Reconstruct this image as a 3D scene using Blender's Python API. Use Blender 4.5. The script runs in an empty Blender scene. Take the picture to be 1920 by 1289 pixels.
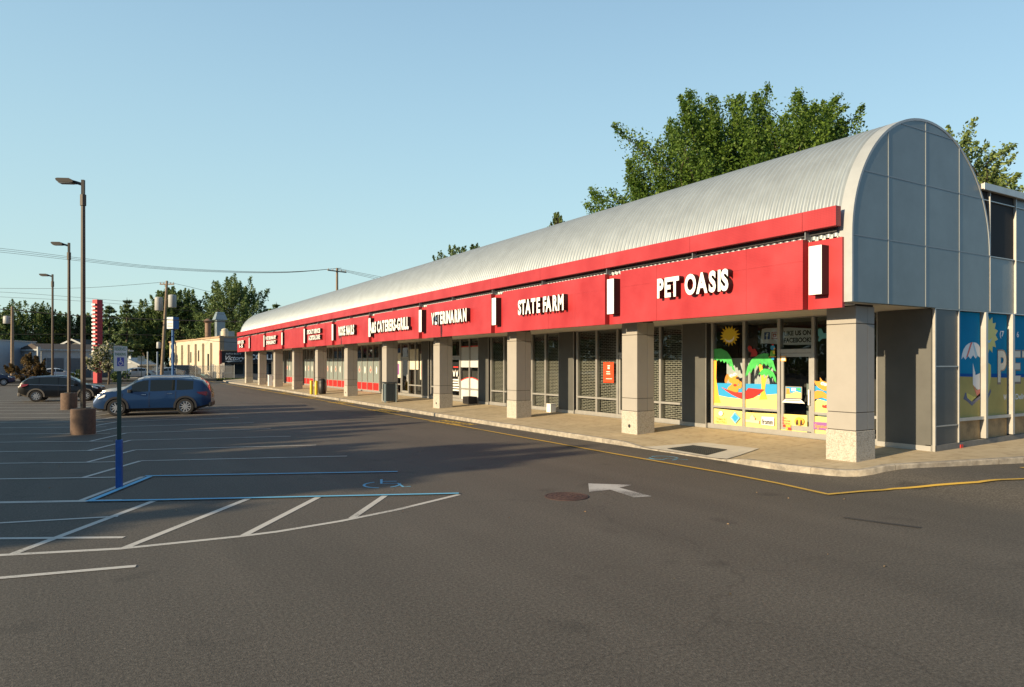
import bpy, bmesh, math, random
import numpy as np
from mathutils import Vector, Matrix
SC = bpy.context.scene
COL = SC.collection
R = math.radians
rnd = random.Random(7)

# ---------------------------------------------------------------- camera
YAW = 31.06
cam_d = bpy.data.cameras.new('camera')
cam_d.sensor_width = 36.0
cam_d.lens = 1300.0 / 1920 * 36
cam_d.shift_y = 0.0190
cam_d.clip_end = 4000
cam = bpy.data.objects.new('camera', cam_d)
COL.objects.link(cam)
cam.location = (0, 0, 2.35)
cam.rotation_euler = (R(90), 0, R(-YAW))
SC.camera = cam

# ---------------------------------------------------------------- sky + sun
SUN_EL = 16.3
SUN_AZ = math.degrees(math.atan2(1.0, 0.07))    # the light travels along (1, .07) on the ground
w = bpy.data.worlds.new('World'); SC.world = w
w.use_nodes = True
wt = w.node_tree
sky = wt.nodes.new('ShaderNodeTexSky')
sky.sky_type = 'NISHITA'
sky.sun_disc = False
sky.sun_elevation = R(SUN_EL)
sky.sun_rotation = R(180 + SUN_AZ)
sky.altitude = 20
sky.air_density = 1.3
sky.dust_density = 0.5
sky.ozone_density = 3.2
# the vertical gradient of the dome is drawn out: a clear, slightly hazy morning sky
tc = wt.nodes.new('ShaderNodeTexCoord'); vm = wt.nodes.new('ShaderNodeVectorMath'); vm.operation = 'MULTIPLY_ADD'
vm.inputs[1].default_value = (1, 1, 0.95); vm.inputs[2].default_value = (0, 1.5, 0.215)
wt.links.new(tc.outputs['Generated'], vm.inputs[0])
sx = wt.nodes.new('ShaderNodeSeparateXYZ'); wt.links.new(tc.outputs['Generated'], sx.inputs[0])
pw = wt.nodes.new('ShaderNodeMath'); pw.operation = 'POWER'; pw.inputs[1].default_value = 4.0; wt.links.new(sx.outputs['Z'], pw.inputs[0])
ml = wt.nodes.new('ShaderNodeMath'); ml.operation = 'MULTIPLY'; ml.inputs[1].default_value = 2.5; wt.links.new(pw.outputs[0], ml.inputs[0])
cx = wt.nodes.new('ShaderNodeCombineXYZ'); wt.links.new(ml.outputs[0], cx.inputs['Z'])
va = wt.nodes.new('ShaderNodeVectorMath'); va.operation = 'ADD'; wt.links.new(vm.outputs[0], va.inputs[0]); wt.links.new(cx.outputs[0], va.inputs[1])
vn = wt.nodes.new('ShaderNodeVectorMath'); vn.operation = 'NORMALIZE'; wt.links.new(va.outputs[0], vn.inputs[0]); wt.links.new(vn.outputs[0], sky.inputs[0])
hs = wt.nodes.new('ShaderNodeHueSaturation'); hs.inputs['Saturation'].default_value = 0.90; hs.inputs['Hue'].default_value = 0.493
wt.links.new(sky.outputs[0], hs.inputs['Color']); tn = wt.nodes.new('ShaderNodeMix'); tn.data_type = 'RGBA'; tn.blend_type = 'MULTIPLY'; tn.clamp_result = False; tn.inputs[0].default_value = 1.0; tn.inputs[7].default_value = (1.17, 1.175, 1.15, 1)
wt.links.new(hs.outputs[0], tn.inputs[6]); wt.links.new(tn.outputs[2], wt.nodes['Background'].inputs[0])
wt.nodes['Background'].inputs[1].default_value = 0.092
sun_d = bpy.data.lights.new('sun', 'SUN')
sun_d.energy = 4.25
sun_d.angle = R(0.5)
sun_d.color = (1.0, 0.79, 0.51)
sun = bpy.data.objects.new('sun', sun_d)
COL.objects.link(sun)
ld = Vector((math.cos(R(SUN_EL)) * 1.0, math.cos(R(SUN_EL)) * 0.07, -math.sin(R(SUN_EL))))
sun.rotation_euler = ld.to_track_quat('-Z', 'Y').to_euler()
sun.location = (-40, 0, 30)
SC.view_settings.view_transform = 'Standard'
SC.view_settings.look = 'None'
SC.view_settings.exposure = 1.05
SC.view_settings.gamma = 1.0
SC.cycles.use_adaptive_sampling = False
SC.cycles.sample_clamp_indirect = 4.0
SC.cycles.max_bounces = 8
SC.cycles.transparent_max_bounces = 24
try:
    SC.cycles.use_denoising = True
except Exception:
    pass

# ---------------------------------------------------------------- helpers
MATS = {}
def srgb(r, g, b):
    f = lambda c: (c / 12.92 if c <= 0.04045 else ((c + 0.055) / 1.055) ** 2.4)
    return (f(r / 255), f(g / 255), f(b / 255))

def mat(name, col, rough=0.6, metal=0.0, vary=0.0, vscale=6.0, bump=0.0, bscale=60.0, spec=0.5, coat=0.0, col2=None, detail=5.0):
    """Principled material whose colour wanders between two tones with noise in object space."""
    if name in MATS: return MATS[name]
    m = bpy.data.materials.new(name); m.use_nodes = True
    nt = m.node_tree; b = nt.nodes['Principled BSDF']
    b.inputs['Base Color'].default_value = (*col, 1)
    b.inputs['Roughness'].default_value = rough
    b.inputs['Metallic'].default_value = metal
    b.inputs['Specular IOR Level'].default_value = spec
    b.inputs['Coat Weight'].default_value = coat
    b.inputs['Coat Roughness'].default_value = 0.05
    if vary or bump or col2:
        g = nt.nodes.new('ShaderNodeNewGeometry')
    if vary or col2:
        n = nt.nodes.new('ShaderNodeTexNoise'); n.inputs['Scale'].default_value = vscale; n.inputs['Detail'].default_value = detail
        n.inputs['Roughness'].default_value = 0.65
        nt.links.new(g.outputs['Position'], n.inputs['Vector'])
        cr = nt.nodes.new('ShaderNodeValToRGB')
        c2 = col2 or tuple(min(1, c * (1 + vary)) for c in col)
        c1 = tuple(c * (1 - vary) for c in col) if not col2 else col
        cr.color_ramp.elements[0].color = (*c1, 1); cr.color_ramp.elements[0].position = 0.32
        cr.color_ramp.elements[1].color = (*c2, 1); cr.color_ramp.elements[1].position = 0.68
        nt.links.new(n.outputs['Fac'], cr.inputs['Fac'])
        nt.links.new(cr.outputs['Color'], b.inputs['Base Color'])
    if bump:
        n2 = nt.nodes.new('ShaderNodeTexNoise'); n2.inputs['Scale'].default_value = bscale; n2.inputs['Detail'].default_value = 4
        nt.links.new(g.outputs['Position'], n2.inputs['Vector'])
        bp = nt.nodes.new('ShaderNodeBump'); bp.inputs['Strength'].default_value = bump; bp.inputs['Distance'].default_value = 0.02
        nt.links.new(n2.outputs['Fac'], bp.inputs['Height']); nt.links.new(bp.outputs['Normal'], b.inputs['Normal'])
    MATS[name] = m
    return m

class MB:
    """Collects shapes; build() links them as ONE mesh object."""
    def __init__(s): s.v = []; s.f = []; s.m = []; s.mats = []
    def mi(s, m):
        if m is None: return 0
        if m not in s.mats: s.mats.append(m)
        return s.mats.index(m)
    def add(s, vs, fs, m=None):
        o = len(s.v); k = s.mi(m)
        s.v.extend([tuple(v) for v in vs]); s.f.extend([tuple(o + i for i in f) for f in fs]); s.m.extend([k] * len(fs))
        return s
    def box(s, x0, x1, y0, y1, z0, z1, m=None, rz=0, c=None):
        vs = [(x, y, z) for z in (z0, z1) for y in (y0, y1) for x in (x0, x1)]
        if rz:
            cx, cy = c or ((x0 + x1) / 2, (y0 + y1) / 2); co, si = math.cos(rz), math.sin(rz)
            vs = [(cx + (x - cx) * co - (y - cy) * si, cy + (x - cx) * si + (y - cy) * co, z) for x, y, z in vs]
        return s.add(vs, [(0, 2, 3, 1), (4, 5, 7, 6), (0, 1, 5, 4), (2, 6, 7, 3), (0, 4, 6, 2), (1, 3, 7, 5)], m)
    def tube(s, pts, r, n=8, m=None, caps=True):
        """Round bar through points; r one radius or one per point."""
        P = [Vector(p) for p in pts]; rr = r if isinstance(r, (list, tuple)) else [r] * len(P)
        vs = []; up = Vector((0, 0, 1))
        for i, p in enumerate(P):
            t = (P[min(i + 1, len(P) - 1)] - P[max(i - 1, 0)]).normalized()
            a = t.cross(up if abs(t.dot(up)) < 0.95 else Vector((1, 0, 0))).normalized(); b = t.cross(a)
            for k in range(n):
                q = 2 * math.pi * k / n
                vs.append(p + (a * math.cos(q) + b * math.sin(q)) * rr[i])
        fs = [(i * n + k, i * n + (k + 1) % n, (i + 1) * n + (k + 1) % n, (i + 1) * n + k) for i in range(len(P) - 1) for k in range(n)]
        if caps: fs += [tuple(range(n - 1, -1, -1)), tuple((len(P) - 1) * n + k for k in range(n))]
        return s.add(vs, fs, m)
    def lathe(s, prof, c=(0, 0, 0), n=20, m=None, axis='Z', caps=True):
        vs = []
        for r, h in prof:
            for k in range(n):
                q = 2 * math.pi * k / n; a, b = r * math.cos(q), r * math.sin(q)
                v = (a, b, h) if axis == 'Z' else ((a, h, b) if axis == 'Y' else (h, a, b))
                vs.append((c[0] + v[0], c[1] + v[1], c[2] + v[2]))
        L = len(prof)
        fs = [(i * n + k, i * n + (k + 1) % n, (i + 1) * n + (k + 1) % n, (i + 1) * n + k) for i in range(L - 1) for k in range(n)]
        if caps: fs += [tuple(range(n - 1, -1, -1)), tuple((L - 1) * n + k for k in range(n))]
        return s.add(vs, fs, m)
    def prism(s, poly, fn, t0, t1, m=None, mside=None):
        """Polygon (u, v) extruded from t0 to t1; fn(u, v, t) gives the 3D point."""
        n = len(poly)
        s.add([fn(u, v, t0) for u, v in poly] + [fn(u, v, t1) for u, v in poly], [tuple(range(n - 1, -1, -1)), tuple(range(n, 2 * n))], m)
        return s.add([fn(u, v, t0) for u, v in poly] + [fn(u, v, t1) for u, v in poly], [(i, (i + 1) % n, n + (i + 1) % n, n + i) for i in range(n)], mside or m)
    def build(s, name, m=None, parent=None, smooth=None, bevel=0, fix=True):
        me = bpy.data.meshes.new(name)
        me.from_pydata(s.v, [], s.f)
        for k in (s.mats or ([m] if m else [])): me.materials.append(k)
        if s.mats: me.polygons.foreach_set('material_index', s.m)
        if fix:
            bm = bmesh.new(); bm.from_mesh(me); bmesh.ops.recalc_face_normals(bm, faces=bm.faces); bm.to_mesh(me); bm.free()
        if smooth is not None:
            me.polygons.foreach_set('use_smooth', [True] * len(me.polygons))
            me.set_sharp_from_angle(angle=R(smooth))
        o = bpy.data.objects.new(name, me); COL.objects.link(o)
        if parent: o.parent = parent
        if bevel:
            b = o.modifiers.new('bevel', 'BEVEL'); b.width = bevel; b.segments = 2; b.limit_method = 'ANGLE'; b.angle_limit = R(40)
        return o

def thing(name, label, cat, loc=(0, 0, 0), rz=0, group=None):
    o = bpy.data.objects.new(name, None); COL.objects.link(o)
    o.location = loc; o.rotation_euler = (0, 0, rz); o.empty_display_size = 0.2
    o['label'] = label; o['category'] = cat
    if group: o['group'] = group
    return o
def tag(o, label, cat, group=None):
    o['label'] = label; o['category'] = cat
    if group: o['group'] = group
    return o
def struct(o, kind='structure'): o['kind'] = kind; return o
def part(name, parent):
    o = bpy.data.objects.new(name, None); COL.objects.link(o); o.parent = parent; return o
def copy_tree(o, parent=None):
    c = o.copy(); COL.objects.link(c)
    if parent: c.parent = parent; c.matrix_parent_inverse = o.matrix_parent_inverse.copy()
    for ch in list(o.children): copy_tree(ch, c)
    return c
def arr_mesh(name, V, F, m, parent=None, smooth=False):
    """Mesh from numpy arrays: V (n,3), F (k,4)."""
    me = bpy.data.meshes.new(name)
    me.vertices.add(len(V)); me.vertices.foreach_set('co', np.ascontiguousarray(V, dtype=np.float32).ravel())
    k = F.shape[1]
    me.loops.add(F.size); me.loops.foreach_set('vertex_index', np.ascontiguousarray(F, dtype=np.int32).ravel())
    me.polygons.add(len(F)); me.polygons.foreach_set('loop_start', np.arange(0, F.size, k, dtype=np.int32))
    me.update(calc_edges=True)
    if smooth: me.polygons.foreach_set('use_smooth', [True] * len(F))
    if m: me.materials.append(m)
    o = bpy.data.objects.new(name, me); COL.objects.link(o)
    if parent: o.parent = parent
    return o

def text_mesh(name, s, size, mtx, m, parent=None, depth=0.0, bold=0.0, sx=1.0, width=None, align='LEFT', mside=None, shear=0.0, spacing=1.0):
    """Lettering as a mesh; width, if given, fixes the total width in metres."""
    cu = bpy.data.curves.new(name, 'FONT'); cu.body = s; cu.size = size; cu.offset = bold * size; cu.align_x = align
    cu.extrude = depth / 2; cu.resolution_u = 4; cu.shear = shear; cu.space_character = spacing
    cu.materials.append(m)
    t = bpy.data.objects.new(name + '_tmp', cu); COL.objects.link(t)
    bpy.context.view_layer.update()
    if width: sx = width / max(1e-4, t.dimensions.x)
    me = bpy.data.meshes.new_from_object(t.evaluated_get(bpy.context.evaluated_depsgraph_get()))
    COL.objects.unlink(t); bpy.data.objects.remove(t); bpy.data.curves.remove(cu)
    me.name = name
    if width and align == 'LEFT':
        x0 = min(v.co.x for v in me.vertices); me.transform(Matrix.Translation((-x0, 0, 0)))
    me.transform(mtx @ Matrix.Diagonal((sx, 1, 1, 1)))
    if mside:
        me.materials.append(mside)
        zn = (mtx.to_3x3() @ Vector((0, 0, 1))).normalized()
        for p in me.polygons: p.material_index = 0 if abs(p.normal.dot(zn)) > 0.7 else 1
    o = bpy.data.objects.new(name, me); COL.objects.link(o)
    if parent: o.parent = parent
    return o
def frame_mx(o, x, y):
    x = Vector(x).normalized(); y = Vector(y).normalized(); z = x.cross(y)
    return Matrix(((x.x, y.x, z.x, o[0]), (x.y, y.y, z.y, o[1]), (x.z, y.z, z.z, o[2]), (0, 0, 0, 1)))
# ---------------------------------------------------------------- ground
def sm(t):
    t = max(0.0, min(1.0, t)); return t * t * (3 - 2 * t)
def gh(x, y):
    """Height of the asphalt: level, rising a little towards the corner of the building."""
    return 0.22 * sm((x - 12.4) / 1.7) * sm((11.0 - y) / 2.6) + 0.012 * max(0, min(x, 30) - 14.1) * sm((11.0 - y) / 2.6)

def asphalt_mat():
    m = bpy.data.materials.new('asphalt'); m.use_nodes = True
    nt = m.node_tree; N = nt.nodes; L = nt.links; b = N['Principled BSDF']
    g = N.new('ShaderNodeNewGeometry')
    def noise(s, d=4, r=0.6, vec=None):
        n = N.new('ShaderNodeTexNoise'); n.inputs['Scale'].default_value = s; n.inputs['Detail'].default_value = d; n.inputs['Roughness'].default_value = r
        L.new(vec or g.outputs['Position'], n.inputs['Vector']); return n
    def ramp(src, stops):
        r = N.new('ShaderNodeValToRGB'); e = r.color_ramp.elements
        while len(e) < len(stops): e.new(0.5)
        for k, (p, c) in enumerate(stops): e[k].position = p; e[k].color = (*c, 1)
        L.new(src, r.inputs['Fac']); return r
    def mix(bt, f, a, c):
        x = N.new('ShaderNodeMix'); x.data_type = 'RGBA'; x.blend_type = bt
        if isinstance(f, float): x.inputs[0].default_value = f
        else: L.new(f, x.inputs[0])
        L.new(a, x.inputs[6])
        if isinstance(c, tuple): x.inputs[7].default_value = (*c, 1)
        else: L.new(c, x.inputs[7])
        return x.outputs[2]
    grey = lambda v: (v, v, v)
    base = ramp(noise(0.35, 6, 0.62).outputs['Fac'], [(0.28, (0.087, 0.077, 0.063)), (0.52, (0.092, 0.081, 0.066)), (0.75, (0.100, 0.088, 0.072))])
    grain = ramp(noise(30, 6, 0.9).outputs['Fac'], [(0.34, grey(0.34)), (0.5, grey(0.95)), (0.66, grey(1.85))])
    c = mix('MULTIPLY', 1.0, base.outputs[0], grain.outputs[0])
    # single bright and dark stones of the aggregate
    vo = N.new('ShaderNodeTexVoronoi'); vo.inputs['Scale'].default_value = 75; L.new(g.outputs['Position'], vo.inputs['Vector'])
    st = ramp(vo.outputs['Color'], [(0.86, grey(0)), (0.98, grey(0.7))])
    st.color_ramp.interpolation = 'LINEAR'
    c = mix('MIX', st.outputs[0], c, (0.19, 0.17, 0.145))
    # long worn streaks of the driving lane, running along Y
    mp = N.new('ShaderNodeMapping'); mp.inputs['Scale'].default_value = (0.55, 0.05, 1); L.new(g.outputs['Position'], mp.inputs['Vector'])
    wear = ramp(noise(1.6, 3, 0.5, mp.outputs[0]).outputs['Fac'], [(0.35, grey(0.90)), (0.68, grey(1.10))])
    c = mix('MULTIPLY', 1.0, c, wear.outputs[0])
    # oil stains
    oil = ramp(noise(0.9, 2, 0.4).outputs['Fac'], [(0.66, grey(1.0)), (0.74, grey(0.72))])
    c = mix('MULTIPLY', 1.0, c, oil.outputs[0])
    # hairline cracks
    wv = noise(0.7, 4, 0.6)
    va = N.new('ShaderNodeVectorMath'); va.operation = 'MULTIPLY_ADD'; va.inputs[1].default_value = (1.6, 1.6, 0)
    L.new(wv.outputs['Color'], va.inputs[0]); L.new(g.outputs['Position'], va.inputs[2])
    ve = N.new('ShaderNodeTexVoronoi'); ve.feature = 'DISTANCE_TO_EDGE'; ve.inputs['Scale'].default_value = 0.14; L.new(va.outputs[0], ve.inputs['Vector'])
    cr = ramp(ve.outputs['Distance'], [(0.0004, grey(0.8)), (0.0012, grey(1.0))])
    c = mix('MULTIPLY', 1.0, c, cr.outputs[0])
    L.new(c, b.inputs['Base Color'])
    b.inputs['Roughness'].default_value = 0.82; b.inputs['Specular IOR Level'].default_value = 0.35
    bp = N.new('ShaderNodeBump'); bp.inputs['Strength'].default_value = 0.55; bp.inputs['Distance'].default_value = 0.012
    L.new(noise(70, 3, 0.7).outputs['Fac'], bp.inputs['Height']); L.new(bp.outputs['Normal'], b.inputs['Normal'])
    return m
M_ASPH = asphalt_mat()
xs = [-1500, -400, -120, -60] + list(range(-40, 10, 5)) + [10 + 0.5 * i for i in range(0, 60)] + [40, 45, 60, 120, 400, 1500]
ys = [-1500, -400, -60, -20] + [-10 + 0.5 * i for i in range(0, 50)] + [15, 20, 30, 50, 80, 120, 200, 400, 1500]
V = np.array([(x, y, gh(x, y)) for y in ys for x in xs]); nx = len(xs)
F = np.array([(j * nx + i, j * nx + i + 1, (j + 1) * nx + i + 1, (j + 1) * nx + i) for j in range(len(ys) - 1) for i in range(nx - 1)])
struct(arr_mesh('parking_lot', V, F, M_ASPH, smooth=True))

# sidewalk: paired outer (kerb) and inner (wall) points
OUT = [(14.2, 96, .14), (13.5, 88, .14), (13.35, 60, .14), (13.05, 42, .14), (12.85, 30, .14), (12.78, 22, .14), (12.78, 17, .14), (12.84, 15.2, .12), (12.86, 14.4, .03), (12.90, 11.7, .03),
       (12.84, 10.9, .13), (12.78, 9.8, .14), (12.87, 8.85, .135), (12.95, 8.52, .13), (13.10, 8.28, .125), (13.32, 8.13, .12), (13.62, 8.03, .12), (16.7, 6.9, .12), (27, 3.1, .12)]
INN = [(16.6, 96), (16.6, 88), (16.6, 60), (16.6, 42), (16.6, 30), (16.6, 22), (16.6, 17), (16.6, 15.2), (16.6, 14.4), (16.6, 11.7), (16.6, 10.9), (16.6, 10.2), (16.6, 9.6), (16.6, 9.2), (16.6, 8.95), (16.6, 8.75), (16.6, 8.66), (18.2, 8.66), (27, 8.66)]
def zin(x): return 0.30 + 0.016 * max(0, x - 16.6)
def ztop(o): return gh(o[0], o[1]) + o[2]
def walk_z(x, y):
    """Height of the sidewalk surface in front of the shops."""
    o = OUT[0]
    for a, b in zip(OUT, OUT[1:]):
        if b[1] <= y <= a[1]:
            t = (a[1] - y) / max(1e-6, a[1] - b[1]); o = tuple(p + (q - p) * t for p, q in zip(a, b)); break
    z0 = ztop(o); t = (x - o[0]) / (16.6 - o[0]); return z0 + (0.30 - z0) * t
M_WALK = mat('sidewalk_concrete', (0.40, 0.32, 0.20), 0.85, vary=0.0, col2=(0.50, 0.41, 0.265), vscale=1.3, bump=0.25, bscale=35, detail=9)
def add_joints(m):
    nt = m.node_tree; b = nt.nodes['Principled BSDF']; src = b.inputs['Base Color'].links[0].from_socket
    g = nt.nodes.new('ShaderNodeNewGeometry')
    br = nt.nodes.new('ShaderNodeTexBrick'); br.offset = 0; br.inputs['Scale'].default_value = 1.0
    br.inputs['Brick Width'].default_value = 2.3; br.inputs['Row Height'].default_value = 2.3; br.inputs['Mortar Size'].default_value = 0.012
    br.inputs['Color1'].default_value = (1, 1, 1, 1); br.inputs['Color2'].default_value = (0.95, 0.95, 0.96, 1); br.inputs['Mortar'].default_value = (0.62, 0.60, 0.57, 1)
    nt.links.new(g.outputs['Position'], br.inputs['Vector'])
    st = nt.nodes.new('ShaderNodeTexNoise'); st.inputs['Scale'].default_value = 5; st.inputs['Detail'].default_value = 6
    nt.links.new(g.outputs['Position'], st.inputs['Vector'])
    sr = nt.nodes.new('ShaderNodeValToRGB'); sr.color_ramp.elements[0].position = 0.30; sr.color_ramp.elements[0].color = (0.78, 0.75, 0.72, 1); sr.color_ramp.elements[1].position = 0.5
    nt.links.new(st.outputs['Fac'], sr.inputs['Fac'])
    a = nt.nodes.new('ShaderNodeMix'); a.data_type = 'RGBA'; a.blend_type = 'MULTIPLY'; a.inputs[0].default_value = 1
    nt.links.new(src, a.inputs[6]); nt.links.new(br.outputs['Color'], a.inputs[7])
    c = nt.nodes.new('ShaderNodeMix'); c.data_type = 'RGBA'; c.blend_type = 'MULTIPLY'; c.inputs[0].default_value = 1
    nt.links.new(a.outputs[2], c.inputs[6]); nt.links.new(sr.outputs['Color'], c.inputs[7])
    nt.links.new(c.outputs[2], b.inputs['Base Color'])
add_joints(M_WALK)
K = 6; V = []; F = []
def inset(i, d):
    a = Vector(OUT[max(0, i - 1)][:2]); b = Vector(OUT[min(len(OUT) - 1, i + 1)][:2]); t = (b - a).normalized()
    n = Vector((-t.y, t.x)); p = Vector(OUT[i][:2]); return p + n * d
for i, (o, n) in enumerate(zip(OUT, INN)):
    z0 = ztop(o); p = inset(i, 0.15)
    for k in range(K + 1):
        t = k / K
        V.append((p.x + (n[0] - p.x) * t, p.y + (n[1] - p.y) * t, z0 + (zin(n[0]) - z0) * t))
F = [(i * (K + 1) + k, i * (K + 1) + k + 1, (i + 1) * (K + 1) + k + 1, (i + 1) * (K + 1) + k) for i in range(len(OUT) - 1) for k in range(K)]
mb = MB(); mb.add(V, F); struct(mb.build('sidewalk', M_WALK, smooth=30))
M_KERB = mat('kerb_concrete', (0.19, 0.17, 0.14), 0.9, col2=(0.40, 0.36, 0.29), vscale=4.5, bump=0.5, bscale=25, detail=8)
add_joints(M_KERB)
mb = MB(); V = []
for i, o in enumerate(OUT):
    p = inset(i, 0.15); q = inset(i, 0.02); z = ztop(o); e = gh(o[0], o[1])
    V += [(o[0], o[1], e - 0.1), (o[0], o[1], z - 0.015), (q.x, q.y, z + 0.003), (p.x, p.y, z + 0.003), (p.x, p.y, e - 0.1)]
mb.add(V, [(i * 5 + k, i * 5 + k + 1, (i + 1) * 5 + k + 1, (i + 1) * 5 + k) for i in range(len(OUT) - 1) for k in range(4)])
struct(mb.build('kerb', M_KERB, smooth=40))

def sheet(name, poly, zf, dz, m, sub=0):
    """A thin sheet draped dz over the surface zf."""
    mb = MB(); mb.add([(x, y, zf(x, y) + dz) for x, y in poly], [tuple(range(len(poly)))]); return mb.build(name, m)
M_PAD = mat('pad_concrete', (0.50, 0.465, 0.39), 0.85, vary=0.12, vscale=2.0, bump=0.2)
def ruled(name, a0, a1, b0, b1, zf, dz, m, n=8):
    mb = MB(); V = []
    for i in range(n + 1):
        for j in range(n + 1):
            s, t = i / n, j / n
            x = (a0[0] * (1 - s) + a1[0] * s) * (1 - t) + (b0[0] * (1 - s) + b1[0] * s) * t
            y = (a0[1] * (1 - s) + a1[1] * s) * (1 - t) + (b0[1] * (1 - s) + b1[1] * s) * t
            V.append((x, y, zf(x, y) + dz))
    mb.add(V, [(i * (n + 1) + j, i * (n + 1) + j + 1, (i + 1) * (n + 1) + j + 1, (i + 1) * (n + 1) + j) for i in range(n) for j in range(n)])
    return mb.build(name, m)
struct(ruled('kerb_ramp', (12.92, 14.45), (14.45, 13.7), (12.95, 11.55), (14.6, 11.95), walk_z, 0.008, M_PAD))
# steel drain grate in the ramp: frame and bars
M_IRON = mat('grey_iron', (0.055, 0.06, 0.062), 0.55, 0.6, vary=0.25, vscale=20)
gr = thing('drain_grate', 'black steel grating set in the pale concrete ramp of the walkway', 'drain grate', (0, 0, 0))
a, b_, c_, d_ = (13.12, 13.72), (13.88, 13.55), (13.92, 12.42), (13.06, 12.30)
lerp2 = lambda p, q, t: (p[0] + (q[0] - p[0]) * t, p[1] + (q[1] - p[1]) * t)
ruled('pit', a, b_, d_, c_, walk_z, 0.012, mat('drain_dark', (0.01, 0.01, 0.011), 0.9), 2).parent = gr
mb = MB()
def bar(p, q, wd, h0=0.014, h1=0.022):
    p = Vector((*p, walk_z(*p))); q = Vector((*q, walk_z(*q))); t = (q - p).normalized(); n = Vector((-t.y, t.x, 0)).normalized() * wd / 2
    mb.add([p + n + Vector((0, 0, h)) for h in (h0, h1)] + [p - n + Vector((0, 0, h)) for h in (h0, h1)] + [q + n + Vector((0, 0, h)) for h in (h0, h1)] + [q - n + Vector((0, 0, h)) for h in (h0, h1)],
           [(1, 5, 7, 3), (0, 1, 3, 2), (4, 6, 7, 5), (0, 4, 5, 1), (2, 3, 7, 6)])
for t in np.linspace(0, 1, 20): bar(lerp2(a, d_, t), lerp2(b_, c_, t), 0.03)
for t in np.linspace(0, 1, 11): bar(lerp2(a, b_, t), lerp2(d_, c_, t), 0.022, 0.013, 0.025)
mb.build('grating', M_IRON, gr)

# ---------------------------------------------------------------- painted markings
def paint(name, col, worn=0.45):
    m = bpy.data.materials.new(name); m.use_nodes = True
    nt = m.node_tree; b = nt.nodes['Principled BSDF']; g = nt.nodes.new('ShaderNodeNewGeometry')
    n = nt.nodes.new('ShaderNodeTexNoise'); n.inputs['Scale'].default_value = 38; n.inputs['Detail'].default_value = 6; n.inputs['Roughness'].default_value = 0.8
    n2 = nt.nodes.new('ShaderNodeTexNoise'); n2.inputs['Scale'].default_value = 1.1; n2.inputs['Detail'].default_value = 5
    for q in (n, n2): nt.links.new(g.outputs['Position'], q.inputs['Vector'])
    ad = nt.nodes.new('ShaderNodeMath'); ad.operation = 'ADD'; nt.links.new(n.outputs['Fac'], ad.inputs[0])
    mu = nt.nodes.new('ShaderNodeMath'); mu.operation = 'MULTIPLY'; mu.inputs[1].default_value = 0.8; nt.links.new(n2.outputs['Fac'], mu.inputs[0]); nt.links.new(mu.outputs[0], ad.inputs[1])
    cr = nt.nodes.new('ShaderNodeValToRGB')
    cr.color_ramp.elements[0].position = worn + 0.12; cr.color_ramp.elements[0].color = (0.085, 0.08, 0.07, 1)
    cr.color_ramp.elements[1].position = worn + 0.38; cr.color_ramp.elements[1].color = (*col, 1)
    nt.links.new(ad.outputs[0], cr.inputs['Fac']); nt.links.new(cr.outputs['Color'], b.inputs['Base Color'])
    b.inputs['Roughness'].default_value = 0.75
    bp = nt.nodes.new('ShaderNodeBump'); bp.inputs['Strength'].default_value = 0.3; bp.inputs['Distance'].default_value = 0.01
    nt.links.new(n.outputs['Fac'], bp.inputs['Height']); nt.links.new(bp.outputs['Normal'], b.inputs['Normal'])
    return m
P_WHITE = paint('white_road_paint', (0.50, 0.48, 0.43), 0.47)
P_BLUE = paint('blue_road_paint', (0.13, 0.42, 0.62), 0.40)
P_YEL = paint('yellow_road_paint', (0.56, 0.35, 0.05), 0.42)
P_YELW = paint('worn_yellow_road_paint', (0.52, 0.34, 0.06), 0.44)
P_WORN = paint('worn_white_paint', (0.46, 0.45, 0.42), 0.60)
P_BLUEW = paint('worn_blue_paint', (0.13, 0.40, 0.58), 0.47)
_zi = [0]
def stripe(mb, pts, wd, step=1.0):
    """A painted strip along a polyline, draped over the asphalt."""
    _zi[0] += 1; dz = 0.004 + 0.0003 * (_zi[0] % 60)
    P = []
    for a, b in zip(pts, pts[1:]):
        L = math.dist(a, b); n = max(1, int(L / step))
        for k in range(n): P.append((a[0] + (b[0] - a[0]) * k / n, a[1] + (b[1] - a[1]) * k / n))
    P.append(pts[-1]); V = []
    for i, p in enumerate(P):
        a, b = P[max(0, i - 1)], P[min(len(P) - 1, i + 1)]; t = (Vector(b) - Vector(a)).normalized(); n = Vector((-t.y, t.x)) * wd / 2
        for s in (1, -1):
            q = (p[0] + n.x * s, p[1] + n.y * s); V.append((*q, gh(*q) + dz))
    mb.add(V, [(2 * i, 2 * i + 1, 2 * i + 3, 2 * i + 2) for i in range(len(P) - 1)])
wm = MB()
stripe(wm, [(-6, 11.6), (-2.6, 11.0), (-0.99, 10.48), (0.29, 10.06), (1.67, 9.94), (2.18, 9.95), (3.14, 10.13), (4.17, 10.46), (5.57, 11.08)], 0.10, 0.4)
for p, q in [((-0.86, 10.46), (0.93, 13.35)), ((0.32, 10.06), (2.35, 12.72)), ((1.74, 9.96), (3.43, 12.24)), ((3.33, 10.22), (4.40, 11.66))]: stripe(wm, [p, q], 0.11)
stripe(wm, [(-6, 16.4), (-1.36, 14.40), (-0.21, 13.84), (0.92, 13.29)], 0.10)
stripe(wm, [(-6, 13.9), (-1.08, 11.47), (0.34, 10.68)], 0.10)
stripe(wm, [(-6, 13.7), (-1.19, 12.58), (0.31, 12.19)], 0.08)
stripe(wm, [(-6, 10.6), (-0.88, 9.36), (0.41, 9.10)], 0.10)
A0 = [(0.86, 16.18), (0.95, 18.81), (0.94, 21.25), (0.94, 23.96), (0.92, 26.5)]
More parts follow.
